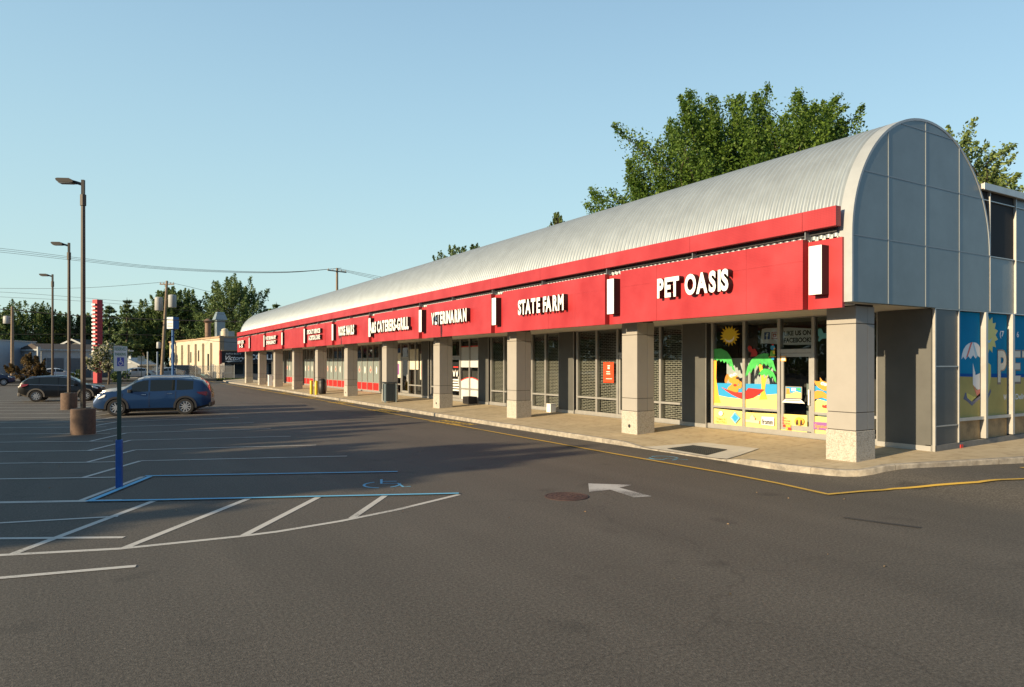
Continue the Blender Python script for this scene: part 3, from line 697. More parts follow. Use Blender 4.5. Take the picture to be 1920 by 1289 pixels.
VM = {'sea': mat('vinyl_sea', (.03, .30, .58), .4), 'sand': mat('vinyl_sand', (.80, .66, .20), .4), 'trunk': mat('vinyl_orange', (.80, .40, .05), .4), 'frond': mat('vinyl_green', (.06, .42, .09), .4, vary=.25, vscale=4),
      'hammock': mat('vinyl_red', (.62, .04, .03), .4), 'hammock_dark': mat('vinyl_dark_red', (.40, .025, .02), .4), 'dog': mat('vinyl_tan', (.70, .28, .045), .4), 'dog_dark': mat('vinyl_brown', (.50, .19, .03), .4),
      'white': mat('vinyl_white', (.75, .74, .70), .4), 'nose': mat('vinyl_dark', (.06, .03, .02), .4), 'black': mat('vinyl_black', (.01, .01, .01), .4), 'sunc': mat('vinyl_gold', (.62, .42, .02), .4), 'suns': mat('vinyl_yellow', (.70, .52, .03), .4),
      'parrot': mat('vinyl_leaf', (.18, .45, .05), .4), 'grey': mat('vinyl_grey', (.25, .24, .22), .4), 'plane': mat('vinyl_teal', (.10, .36, .42), .4), 'diamond': mat('vinyl_pale_blue', (.16, .40, .58), .4), 'pink': mat('vinyl_pink', (.72, .42, .36), .4), 'purple': mat('vinyl_purple', (.26, .10, .30), .4)}
BLUEFB = mat('vinyl_royal', (.03, .09, .32), .4)
GFX = [
 ('sea', [(15.396, 1.72), (14.341, 1.725), (14.341, 1.236), (15.396, 1.282)]),
 ('sea', [(14.218, 1.728), (13.096, 1.74), (13.096, 1.45), (14.218, 1.287)]),
 ('sand', [(15.477, 1.718), (15.383, 1.72), (15.254, 1.335), (14.857, 1.289), (14.341, 1.266), (14.341, 0.967), (15.477, 0.981)]),
 ('sand', [(14.218, 1.302), (13.702, 1.397), (13.096, 1.464), (13.096, 0.974), (14.218, 0.965)]),
 ('sand', [(15.477, 0.918), (14.341, 0.892), (14.341, 0.433), (15.477, 0.432)]),
 ('sand', [(14.218, 0.869), (13.096, 0.895), (13.096, 0.439), (14.218, 0.437)]),
 ('sand', [(12.962, 0.903), (12.111, 0.916), (12.111, 0.412), (12.962, 0.417)]),
 ('sand', [(11.942, 0.913), (11.422, 0.894), (11.422, 0.44), (11.942, 0.453)]),
 ('sea', [(11.942, 1.738), (11.422, 1.699), (11.422, 1.303), (11.942, 1.373)]),
 ('sand', [(11.942, 1.224), (11.776, 1.38), (11.422, 1.303), (11.422, 0.952), (11.942, 0.967)]),
 ('trunk', [(15.477, 2.424), (15.335, 2.424), (15.355, 1.877), (15.254, 1.319), (15.173, 1.105), (15.436, 1.092), (15.477, 1.875)]),
 ('frond', [(15.477, 2.785), (15.153, 2.804), (14.916, 2.699), (14.76, 2.529), (14.663, 2.255), (14.594, 2.088), (14.709, 2.157), (14.74, 2.254), (14.81, 2.23), (14.837, 2.346), (14.912, 2.315), (14.955, 2.407), (15.034, 2.346), (15.094, 2.438), (15.165, 2.377), (15.234, 2.464), (15.314, 2.408), (15.375, 2.471), (15.477, 2.433)]),
 ('trunk', [(13.731, 2.317), (13.603, 2.288), (13.561, 2.012), (13.519, 1.882), (13.449, 1.993), (13.414, 1.971), (13.484, 1.767), (13.505, 1.535), (13.421, 1.293), (13.709, 1.271), (13.624, 1.546), (13.638, 1.909)]),
 ('frond', [(14.21, 1.898), (14.181, 2.063), (14.136, 2.227), (13.99, 2.449), (13.773, 2.58), (13.561, 2.636), (13.369, 2.619), (13.387, 2.548), (13.215, 2.403), (13.12, 2.104), (13.215, 2.146), (13.283, 2.26), (13.325, 2.188), (13.404, 2.317), (13.456, 2.259), (13.543, 2.346), (13.596, 2.273), (13.667, 2.346), (13.745, 2.229), (13.791, 2.302), (13.874, 2.14), (13.917, 2.213), (14.008, 2.035), (14.056, 2.109), (14.136, 1.959), (14.151, 2.019)]),
 ('frond', [(13.738, 2.01), (13.631, 2.142), (13.526, 2.186), (13.352, 2.173), (13.198, 2.074), (13.12, 1.919), (13.113, 1.776), (13.174, 1.832), (13.249, 1.974), (13.301, 1.915), (13.387, 2.023), (13.456, 1.956), (13.526, 2.027), (13.614, 1.953), (13.667, 2.025)]),
 ('hammock', [(15.153, 1.602), (14.896, 1.527), (14.587, 1.458), (14.341, 1.461), (14.341, 1.26), (14.51, 1.304), (14.721, 1.377), (14.935, 1.48)]),
 ('hammock_dark', [(14.218, 1.475), (14.107, 1.603), (13.508, 1.573), (13.702, 1.435), (13.917, 1.315), (14.136, 1.261), (14.218, 1.266)]),
 ('dog', [(14.81, 1.643), (14.663, 1.738), (14.491, 1.712), (14.465, 1.592), (14.491, 1.462), (14.587, 1.458), (14.896, 1.527), (14.877, 1.595)]),
 ('dog', [(14.465, 1.87), (14.484, 1.804), (14.539, 1.75), (14.619, 1.719), (14.708, 1.716), (14.789, 1.744), (14.845, 1.796), (14.865, 1.862), (14.845, 1.929), (14.789, 1.983), (14.708, 2.013), (14.619, 2.014), (14.539, 1.986), (14.484, 1.935)]),
 ('dog', [(14.416, 1.78), (14.427, 1.749), (14.458, 1.723), (14.504, 1.708), (14.555, 1.706), (14.601, 1.719), (14.633, 1.744), (14.644, 1.775), (14.633, 1.807), (14.601, 1.833), (14.555, 1.848), (14.504, 1.849), (14.458, 1.836), (14.427, 1.811)]),
 ('dog', [(14.491, 1.592), (14.427, 1.744), (14.378, 1.805), (14.333, 1.746), (14.341, 1.626), (14.397, 1.57)]),
 ('dog_dark', [(14.859, 1.858), (14.891, 1.788), (14.932, 1.74), (14.97, 1.726), (14.996, 1.751), (15.003, 1.808), (14.988, 1.882), (14.956, 1.952), (14.916, 2.0), (14.877, 2.013), (14.851, 1.988), (14.844, 1.931)]),
 ('white', [(14.656, 1.957), (14.663, 1.934), (14.684, 1.916), (14.715, 1.906), (14.75, 1.905), (14.781, 1.914), (14.802, 1.932), (14.81, 1.955), (14.802, 1.977), (14.781, 1.996), (14.75, 2.006), (14.715, 2.006), (14.684, 1.997), (14.663, 1.979)]),
 ('white', [(14.537, 1.998), (14.544, 1.976), (14.563, 1.958), (14.59, 1.947), (14.621, 1.947), (14.649, 1.956), (14.668, 1.974), (14.675, 1.996), (14.668, 2.019), (14.649, 2.037), (14.621, 2.047), (14.59, 2.048), (14.563, 2.038), (14.544, 2.02)]),
 ('nose', [(14.416, 1.895), (14.423, 1.876), (14.444, 1.861), (14.474, 1.852), (14.508, 1.852), (14.539, 1.859), (14.56, 1.874), (14.567, 1.892), (14.56, 1.91), (14.539, 1.925), (14.508, 1.934), (14.474, 1.935), (14.444, 1.927), (14.423, 1.913)]),
 ('hammock', [(14.529, 1.675), (14.536, 1.659), (14.554, 1.646), (14.58, 1.638), (14.609, 1.637), (14.635, 1.644), (14.653, 1.656), (14.659, 1.671), (14.653, 1.687), (14.635, 1.701), (14.609, 1.708), (14.58, 1.709), (14.554, 1.703), (14.536, 1.691)]),
 ('black', [(14.686, 1.944), (14.693, 1.931), (14.709, 1.926), (14.726, 1.931), (14.733, 1.944), (14.726, 1.957), (14.709, 1.962), (14.693, 1.957)]),
 ('black', [(14.564, 1.986), (14.57, 1.973), (14.587, 1.967), (14.603, 1.972), (14.609, 1.985), (14.603, 1.998), (14.587, 2.003), (14.57, 1.998)]),
 ('sunc', [(14.537, 3.177), (14.42, 3.114), (14.554, 3.099), (14.505, 3.026), (14.605, 3.033), (14.558, 2.915), (14.681, 2.987), (14.692, 2.873), (14.774, 2.968), (14.835, 2.866), (14.871, 2.978), (14.969, 2.908), (14.959, 3.016), (15.073, 2.988), (15.025, 3.077), (15.187, 3.075), (15.061, 3.154), (15.182, 3.198), (15.061, 3.235), (15.152, 3.311), (15.025, 3.309), (15.106, 3.427), (14.959, 3.366), (14.979, 3.49), (14.871, 3.398), (14.832, 3.483), (14.774, 3.402), (14.69, 3.497), (14.681, 3.376), (14.58, 3.417), (14.605, 3.325), (14.441, 3.356), (14.554, 3.255), (14.379, 3.236)]),
 ('suns', [(14.545, 3.177), (14.555, 3.118), (14.585, 3.064), (14.632, 3.02), (14.692, 2.988), (14.762, 2.973), (14.835, 2.975), (14.906, 2.994), (14.968, 3.029), (15.016, 3.076), (15.047, 3.133), (15.058, 3.194), (15.047, 3.255), (15.016, 3.31), (14.968, 3.354), (14.906, 3.385), (14.835, 3.399), (14.762, 3.396), (14.692, 3.376), (14.632, 3.341), (14.585, 3.293), (14.555, 3.237)]),
 ('white', [(14.994, 3.115), (14.916, 3.058), (14.799, 3.042), (14.682, 3.091), (14.617, 3.18), (14.632, 3.089), (14.702, 3.009), (14.81, 2.975), (14.927, 3.015)]),
 ('hammock_dark', [(14.118, 2.806), (14.056, 2.873), (13.972, 2.833), (13.946, 2.759), (13.845, 2.772), (13.756, 2.653), (13.773, 2.551), (13.917, 2.537), (14.008, 2.538), (13.972, 2.656), (14.063, 2.701)]),
 ('sea', [(13.134, 2.788), (13.142, 2.758), (13.164, 2.735), (13.197, 2.722), (13.233, 2.723), (13.266, 2.736), (13.289, 2.761), (13.297, 2.791), (13.289, 2.821), (13.266, 2.844), (13.233, 2.857), (13.197, 2.856), (13.164, 2.842), (13.142, 2.818)]),
 ('trunk', [(13.181, 2.789), (13.12, 2.759), (13.174, 2.717)]),
 ('parrot', [(13.283, 2.704), (13.164, 2.717), (13.127, 2.602), (13.174, 2.532), (13.311, 2.524), (13.311, 2.619)]),
 ('suns', [(13.222, 2.704), (13.14, 2.702), (13.14, 2.617), (13.198, 2.603)]),
 ('hammock', [(13.266, 2.891), (13.174, 2.894), (13.198, 2.846)]),
 ('trunk', [(13.352, 2.536), (13.096, 2.545), (13.096, 2.522), (13.352, 2.513)]),
 ('sea', [(13.277, 2.512), (13.161, 2.517), (13.174, 2.437), (13.249, 2.438)]),
 ('trunk', [(12.946, 2.55), (12.767, 2.548), (12.767, 2.397), (12.946, 2.403)]),
 ('white', [(12.919, 2.527), (12.793, 2.526), (12.793, 2.419), (12.919, 2.422)]),
 ('grey', [(12.787, 1.695), (12.245, 1.694), (12.251, 1.354), (12.793, 1.349)]),
 ('sea', [(12.761, 1.673), (12.273, 1.671), (12.276, 1.523), (12.761, 1.519)]),
 ('sand', [(12.761, 1.463), (12.617, 1.482), (12.425, 1.559), (12.276, 1.523), (12.276, 1.38), (12.761, 1.376)]),
 ('dog', [(12.754, 1.645), (12.65, 1.634), (12.633, 1.482), (12.754, 1.477)]),
 ('frond', [(12.441, 1.641), (12.314, 1.659), (12.282, 1.577), (12.393, 1.601)]),
 ('white', [(12.585, 1.65), (12.441, 1.649), (12.441, 1.566), (12.585, 1.567)]),
 ('white', [(12.896, 1.232), (12.787, 1.335), (12.282, 1.341), (12.151, 1.235)]),
 ('grey', [(12.764, 1.314), (12.314, 1.323), (12.282, 1.297), (12.78, 1.285)]),
 ('dog', [(11.866, 1.875), (11.791, 1.857), (11.686, 1.86), (11.692, 1.967), (11.612, 1.872), (11.422, 1.818), (11.422, 1.607), (11.583, 1.615), (11.746, 1.69), (11.836, 1.781)]),
 ('dog', [(11.942, 1.535), (11.776, 1.608), (11.627, 1.6), (11.422, 1.475), (11.422, 1.369), (11.627, 1.427), (11.836, 1.377), (11.942, 1.224)]),
 ('white', [(11.553, 1.802), (11.559, 1.782), (11.575, 1.766), (11.599, 1.756), (11.625, 1.756), (11.649, 1.764), (11.666, 1.779), (11.671, 1.799), (11.666, 1.819), (11.649, 1.835), (11.625, 1.844), (11.599, 1.845), (11.575, 1.837), (11.559, 1.821)]),
 ('white', [(11.483, 1.777), (11.488, 1.759), (11.502, 1.743), (11.522, 1.735), (11.544, 1.734), (11.564, 1.742), (11.578, 1.756), (11.583, 1.774), (11.578, 1.793), (11.564, 1.808), (11.544, 1.817), (11.522, 1.817), (11.502, 1.81), (11.488, 1.795)]),
 ('black', [(11.586, 1.793), (11.591, 1.782), (11.603, 1.776), (11.616, 1.781), (11.621, 1.792), (11.616, 1.803), (11.603, 1.808), (11.591, 1.804)]),
 ('plane', [(11.746, 3.257), (11.701, 3.277), (11.642, 3.266), (11.583, 3.144), (11.445, 3.152), (11.422, 3.006), (11.627, 2.999), (11.71, 2.921), (11.746, 2.949), (11.71, 3.055), (11.746, 3.083)]),
 ('hammock', [(11.627, 1.16), (11.612, 1.254), (11.583, 1.208), (11.48, 1.248), (11.422, 1.211), (11.48, 1.142)]),
 ('white', [(15.046, 0.788), (15.055, 0.755), (15.079, 0.728), (15.114, 0.711), (15.153, 0.709), (15.188, 0.721), (15.213, 0.745), (15.222, 0.777), (15.213, 0.81), (15.188, 0.837), (15.153, 0.854), (15.114, 0.856), (15.079, 0.844), (15.055, 0.819)]),
 ('diamond', [(14.579, 0.862), (14.374, 0.694), (14.556, 0.501), (14.748, 0.675)]),
 ('sea', [(14.579, 0.802), (14.442, 0.69), (14.564, 0.561), (14.679, 0.68)]),
 ('pink', [(14.008, 0.749), (13.917, 0.82), (13.816, 0.732), (13.831, 0.667), (13.667, 0.661), (13.674, 0.567), (14.173, 0.589), (14.173, 0.663), (14.008, 0.666)]),
 ('white', [(13.589, 0.788), (13.147, 0.795), (13.154, 0.543), (13.589, 0.55)]),
 ('hammock', [(12.853, 0.606), (12.78, 0.606), (12.78, 0.544), (12.853, 0.544)]),
 ('trunk', [(12.761, 0.607), (12.598, 0.614), (12.598, 0.55), (12.761, 0.546)]),
 ('hammock', [(12.676, 0.536), (12.591, 0.537), (12.591, 0.47), (12.676, 0.469)]),
 ('trunk', [(12.761, 0.529), (12.689, 0.529), (12.689, 0.473), (12.761, 0.473)]),
 ('trunk', [(12.173, 0.748), (12.182, 0.708), (12.208, 0.671), (12.248, 0.643), (12.297, 0.625), (12.35, 0.621), (12.399, 0.631), (12.44, 0.654), (12.466, 0.687), (12.476, 0.726), (12.466, 0.766), (12.44, 0.803), (12.399, 0.832), (12.35, 0.849), (12.297, 0.852), (12.248, 0.842), (12.208, 0.819), (12.182, 0.786)]),
 ('nose', [(12.409, 0.772), (12.361, 0.776), (12.345, 0.639), (12.441, 0.626)]),
 ('nose', [(12.282, 0.781), (12.235, 0.779), (12.21, 0.644), (12.298, 0.637)]),
 ('purple', [(11.872, 0.756), (11.422, 0.768), (11.422, 0.551), (11.872, 0.562)]),
]
FILMG = mat('frosted_film', (.20, .235, .225), .35, vary=.06, vscale=2); FILMR = mat('red_film', (.62, .018, .018), .35); FILMW = mat('white_film', (.52, .55, .55), .35, vary=.08, vscale=1)
POST = mat('poster_cream', (.62, .58, .45), .6, vary=.15, vscale=2.2); REDP = mat('poster_orange_red', (.75, .06, .015), .5)
def yz(mb, y0, y1, z0, z1, x, m): mb.add([(x, y0, z0), (x, y0, z1), (x, y1, z1), (x, y1, z0)], [(0, 1, 2, 3)], m)
T_YZ = lambda x, y, z: frame_mx((x, y, z), (0, -1, 0), (0, 0, 1))
ZB, ZR, ZT = .45, .99, 3.60
for n in range(10):
    F = 10.04 if n == 0 else PIERS[n][1]; N = PIERS[n + 1][0] if n < 9 else YE - .3
    offs = [1.86, 2.96, 4.20, N - F - .20] if n == 0 else ([1.14, 2.2, 3.42, 4.68, N - F - .15] if n < 5 else [.3, 1.5, 2.7, 3.9, 5.1, N - F - .1])
    di = 1 if n == 0 else (2 if n < 5 else (None if n in (5, 6) else 2))
    sf = part('storefront', MALL)
    edges = [0.03] + offs; fr = MB()
    for i, o in enumerate(edges):
        fr.box(XGL - .06, XGL + .09, F + o - .045, F + o + .045, .30, ZT)
    fr.box(XGL - .05, XGL + .08, F + .02, N - .0, ZT, 3.62); fr.box(XGL - .065, XGL + .085, F + .02, N - .01, .295, ZB)
    spans = list(zip(edges, edges[1:]))
    for i, (a, b) in enumerate(spans):
        isd = i == di
        y0, y1 = F + a + .045, F + b - .045
        if not isd: fr.box(XGL - .05, XGL + .08, y0, y1, ZR - .035, ZR + .035)
        else: fr.box(XGL - .05, XGL + .08, y0, y1, 2.63, 2.74)
        if isd:
            d = part('door', sf)
            mb = MB()
            for q0, q1 in ((y0 + .012, y0 + .10), (y1 - .10, y1 - .012)): mb.box(XGL - .03, XGL + .03, q0, q1, ZB + .02, 2.62)
            mb.box(XGL - .03, XGL + .03, y0 + .101, y1 - .101, 2.52, 2.62); mb.box(XGL - .03, XGL + .03, y0 + .101, y1 - .101, ZB + .02, ZB + .16); mb.build('door_frame', ALU, d)
            mb = MB(); mb.box(XGL - .10, XGL - .07, y0 + .035, y0 + .075, 1.2, 1.62); mb.box(XGL - .07, XGL - .03, y0 + .04, y0 + .07, 1.22, 1.25); mb.box(XGL - .07, XGL - .03, y0 + .04, y0 + .07, 1.57, 1.60); mb.build('door_handle', WHITE, d)
            mb = MB(); yz(mb, y0 + .10, y1 - .10, ZB + .16, 2.52, XGL, GLASS); mb.build('door_pane', None, d, fix=False)
            mb = MB(); yz(mb, y0, y1, 2.74, ZT, XGL, GLASS); mb.build('pane', None, sf, fix=False)
        else:
            mb = MB(); yz(mb, y0, y1, ZR + .035, ZT, XGL, GLASS); yz(mb, y0, y1, ZB, ZR - .035, XGL, GLASS); mb.build('pane', None, sf, fix=False)
    fr.build('frame', ALU, sf)
    if n in (1, 2):
        mb = MB(); yz(mb, F + .05, N - .05, .32, 3.6, XGL + .14, GRILLE); mb.build('roller_grille', None, sf)
    if n == 1:
        mb = MB(); yz(mb, F + 3.68, F + 4.30, 1.60, 2.38, XGL - .006, REDP)
        yz(mb, F + 3.9, F + 4.05, 2.22, 2.26, XGL - .008, VM['white']); yz(mb, F + 3.78, F + 4.14, 1.74, 1.76, XGL - .008, VM['white']); yz(mb, F + 3.88, F + 4.12, 1.92, 1.95, XGL - .008, VM['white']); yz(mb, F + 3.9, F + 4.12, 2.0, 2.03, XGL - .008, VM['white'])
        yz(mb, F + 3.92, F + 4.04, 2.12, 2.19, XGL - .008, VM['white'])
        mb.build('poster', None, sf); mb = MB()
        for q in range(4): yz(mb, F + 2.62 - .02 * q, F + 3.1, 2.10 - q * .13, 2.15 - q * .13, XGL - .006, VM['white'])
        mb.build('window_graphic', None, sf)
    if n == 3:
        mb = MB(); x = XGL - .005
        for y0, y1 in ((F + .08, F + 1.09), (F + 1.19, F + 2.15)):
            yz(mb, y0, y1, 2.12, 3.18, x, FILMW); yz(mb, y0, y1, 3.18, 3.24, x, VM['hammock']); yz(mb, y0, y1, ZB, .95, x, FILMW)
            P = [(y0 + (y1 - y0) * t, 1.56 - .16 * ((y0 + (y1 - y0) * t - F - 1.1) / 1.0) ** 2) for t in np.linspace(0, 1, 8)]
            mb.add([(x, y0, 1.03), (x, y1, 1.03)] + [(x, y, z) for y, z in P[::-1]], [tuple(range(10))], FILMW)
            for (ya, za), (yb, zb) in zip(P, P[1:]): mb.add([(x, ya, za + .004), (x, yb, zb + .004), (x, yb, zb + .05), (x, ya, za + .05)], [(0, 1, 2, 3)], VM['hammock'])
        yz(mb, F + 2.4, F + 3.2, 2.06, 2.40, x, VM['black']); yz(mb, F + 2.5, F + 3.1, 2.10, 2.16, x - .002, VM['hammock']); yz(mb, F + 2.4, F + 3.2, 1.55, 2.05, x, VM['black'])
        for dy in (0, .35): mb.add([(x - .002, F + 2.5 + dy, 2.0), (x - .002, F + 2.6 + dy, 1.62), (x - .002, F + 2.72 + dy, 1.62), (x - .002, F + 2.82 + dy, 2.0), (x - .002, F + 2.66 + dy, 1.82)], [(0, 1, 2, 3, 4)], VM['white'])
        for q in range(5): yz(mb, F + 2.42, F + 3.15, 1.40 - q * .14, 1.48 - q * .14, x, VM['white'])
        mb.build('window_graphic', None, sf)
    if n == 4:
        mb = MB(); x = XGL - .005
        yz(mb, F + .08, F + .50, 1.35, 2.9, x, POST); yz(mb, F + .12, F + .40, 1.55, 2.25, x - .002, VM['pink']); yz(mb, F + .15, F + .36, 2.92, 3.08, x, VM['hammock_dark'])
        yz(mb, F + .75, F + 1.08, 1.95, 3.2, x, POST); yz(mb, F + 1.2, F + 2.1, 1.95, 3.2, x, POST); yz(mb, F + 3.55, F + 4.6, 1.4, 3.0, x, POST); yz(mb, F + 3.8, F + 4.3, 1.6, 2.3, x - .002, VM['purple'])
        mb.build('window_graphic', None, sf)
    if n >= 5 and n < 9:
        for i, (a, b) in enumerate(spans):
            if i == di: continue
            mb = MB(); yz(mb, F + a + .05, F + b - .05, 1.03, 2.72, XGL - .004, FILMG); yz(mb, F + a + .05, F + b - .05, ZB, .95, XGL - .004, FILMR)
            yc = F + (a + b) / 2; r = [(yc + .12 * math.cos(q), 1.85 + .27 * math.sin(q)) for q in np.linspace(0, 2 * math.pi, 16, endpoint=False)]
            if i % 2 == n % 2: mb.add([(XGL - .006, y, z) for y, z in r], [tuple(range(16))], VM['white'])
            else:
                mb.add([(XGL - .006, y, z) for y, z in ((yc - .17, 1.78), (yc, 1.62), (yc + .17, 1.78), (yc + .12, 2.0), (yc, 2.15), (yc - .12, 2.0))], [(0, 1, 2, 3, 4, 5)], VM['pink'])
                mb.add([(XGL - .008, y, z) for y, z in ((yc - .08, 1.78), (yc + .08, 1.78), (yc + .05, 1.95), (yc - .05, 1.95))], [(0, 1, 2, 3)], VM['hammock'])
            mb.build('window_graphic', None, sf)
    if n == 0:
        mb = MB()
        for k, (c, P) in enumerate(GFX): mb.add([(XGL - .004 - .0009 * k, y, z) for y, z in P], [tuple(range(len(P)))], VM[c])
        yz(mb, 14.35, 15.3, .46, .47, XGL - .003, VM['sand'])
        mb.build('window_graphic', None, sf)
        X = XGL - .075
        for t, y, z, wd, sz, c in [('Taste of', 15.335, .583, .40, .115, VM['dog_dark']), ('the Wild', 15.335, .487, .40, .115, VM['dog_dark']), ('fromm', 13.555, .575, .37, .22, VM['black']),
                                  ('the', 12.86, .775, .12, .10, VM['hammock']), ('honest', 12.86, .70, .25, .10, VM['hammock']), ('kitchen', 12.86, .625, .25, .10, VM['hammock']), ('Signature', 11.83, .61, .42, .14, VM['trunk'])]:
            text_mesh('window_lettering', t, sz, T_YZ(X, y, z), c, sf, bold=.006, width=wd)
        # pale shelving and cartons standing behind the glass
        mb = MB(); mb.box(17.15, 17.6, 13.55, 15.3, .31, 2.5, FILMW); mb.box(17.1, 17.14, 14.3, 14.36, .31, 2.5, VM['grey']); mb.box(17.6, 18.2, 12.0, 12.75, .31, 1.75, FILMG); mb.build('shop_shelving', None, sf)
        bn = thing('banner', 'white paper banner reading LIKE US ON FACEBOOK hanging inside the pet shop window', 'banner', (0, 0, 0))
        P = [(13.76, 2.93), (13.70, 3.35), (13.56, 3.37), (12.8, 3.36), (12.03, 3.29), (11.86, 3.32), (11.86, 2.92), (12.03, 2.85), (12.8, 2.86), (13.5, 2.92)]
        mb = MB(); mb.prism(P, lambda u, v, t: (t, u, v), XGL + .10, XGL + .104, WHITE)
        mb.build('paper', None, bn)
        mb = MB(); yz(mb, 13.42, 13.62, 3.04, 3.25, XGL + .097, BLUEFB)
        mb.build('blue_icon', None, bn); text_mesh('icon_lettering', 'f', .24, T_YZ(XGL + .094, 13.55, 3.05), VM['white'], bn, bold=.05)
        mb = MB(); x = XGL + .097
        yz(mb, 13.15, 13.36, 3.04, 3.25, x, VM['hammock_dark']); yz(mb, 13.175, 13.335, 3.065, 3.225, x - .001, VM['white']); yz(mb, 13.20, 13.31, 3.09, 3.20, x - .002, VM['hammock_dark']); yz(mb, 13.235, 13.275, 3.125, 3.165, x - .003, VM['white']); mb.build('red_icon', None, bn)
        text_mesh('banner_lettering', 'LIKE US ON', .18, T_YZ(XGL + .097, 12.93, 3.13), VM['black'], bn, bold=.035, width=.86)
        text_mesh('banner_lettering', 'FACEBOOK!', .18, T_YZ(XGL + .097, 12.94, 2.93), VM['black'], bn, bold=.035, width=.88)

# ---------------------------------------------------------------- shop signs: raised letters on the red panels
def sign(label, rows):
    t = thing('shop_sign', label, 'shop sign', (13.1, rows[0][1], rows[0][2]), group='raised letter signs on the red fascia')
    for s, y, z, h, wd in rows:
        # measure advance once, then place every letter as its own mesh
        cu = bpy.data.curves.new('m', 'FONT'); cu.body = s; cu.size = 1; o = bpy.data.objects.new('m', cu); COL.objects.link(o); bpy.context.view_layer.update(); tw = o.dimensions.x
        pos = []
        for i in range(len(s)):
            cu.body = s[:i + 1] + ('' if s[i] != ' ' else '.'); bpy.context.view_layer.update(); w1 = o.dimensions.x
            cu.body = s[i] if s[i] != ' ' else '.'; bpy.context.view_layer.update(); pos.append(w1 - o.dimensions.x)
        COL.objects.unlink(o); bpy.data.objects.remove(o); bpy.data.curves.remove(cu)
        size = h / .70; sx = wd / (tw * size); gap = .08
        for i, c in enumerate(s):
            if c == ' ': continue
            l = text_mesh('letter', c, size, frame_mx((13.07, y - pos[i] * size * sx - gap * .5 * h, z), (0, -1, 0), (0, 0, 1)), WHITE, None, depth=.16, bold=.042 if sx > .62 else .024, sx=sx * .86, mside=BLACKR)
            l.parent = t; l.matrix_parent_inverse = Matrix.Translation(-t.location)
    return t
sign('raised white letters reading PET OASIS on the red panel nearest the corner', [('PET OASIS', 14.02, 4.115, .48, 2.45)])
sign('raised white letters reading STATE FARM on the second red panel', [('STATE FARM', 21.17, 4.09, .48, 2.80)])
sign('raised white letters reading VETERINARIAN on the third red panel', [('VETERINARIAN', 28.6, 4.08, .50, 3.4)])
sign('raised white letters reading A&S CATERERS-GRILL on a red panel', [('A&S CATERERS-GRILL', 36.8, 4.02, .55, 5.5)])
sign('raised white letters reading ROSE NAILS on a red panel', [('ROSE NAILS', 42.5, 4.06, .52, 3.0)])
sign('two rows of white letters reading SPECIALTY SERVICES & CRITICAL CARE', [('SPECIALTY SERVICES', 49.9, 4.40, .28, 3.3), ('& CRITICAL CARE', 49.45, 3.97, .29, 2.8)])
sign('two rows of white letters reading VETERINARY EMERGENCY on the fascia', [('VETERINARY', 63.9, 4.38, .28, 4.1), ('EMERGENCY', 63.6, 3.98, .28, 3.7)])
sign('two rows of white letters reading SERVICES 1-5 on the last red panel', [('SERVICES', 77.9, 4.36, .30, 3.4), ('1-5', 77.2, 3.95, .30, 2.2)])
# ---------------------------------------------------------------- cars
TYRE = mat('tyre_rubber', (0.016, 0.016, 0.016), 0.85); RIM = mat('alloy_rim', (0.50, 0.49, 0.47), 0.35, 0.7); PLAST = mat('black_plastic', (0.02, 0.02, 0.021), 0.6)
CHROME = mat('chrome', (0.70, 0.70, 0.70), 0.18, 1.0); CLAD_G = mat('grey_plastic', (0.13, 0.115, 0.095), 0.6)
LAMP_R = mat('tail_lamp', (0.14, 0.006, 0.006), 0.2, coat=.6); LAMP_W = mat('head_lamp', (0.62, 0.62, 0.60), 0.12, coat=.8); LAMP_O = mat('amber_lamp', (.6, .2, .02), .2)
CGLASS = bpy.data.materials.new('car_glass'); CGLASS.use_nodes = True
_b = CGLASS.node_tree.nodes['Principled BSDF']; _b.inputs['Base Color'].default_value = (0.010, 0.014, 0.015, 1); _b.inputs['Roughness'].default_value = 0.03; _b.inputs['Specular IOR Level'].default_value = 0.5
PLATE_Y = mat('gold_plate', (0.62, 0.33, 0.04), 0.5); PLATE_W = mat('white_plate', (.6, .6, .56), .5)
def paintm(name, col, metal=0.35): return mat(name, col, 0.32, metal, coat=0.5, spec=.35)

def interp(tab, x):
    if x <= tab[0][0]: return tab[0][1]
    for (a, p), (b, q) in zip(tab, tab[1:]):
        if x <= b: return p + (q - p) * (x - a) / (b - a)
    return tab[-1][1]

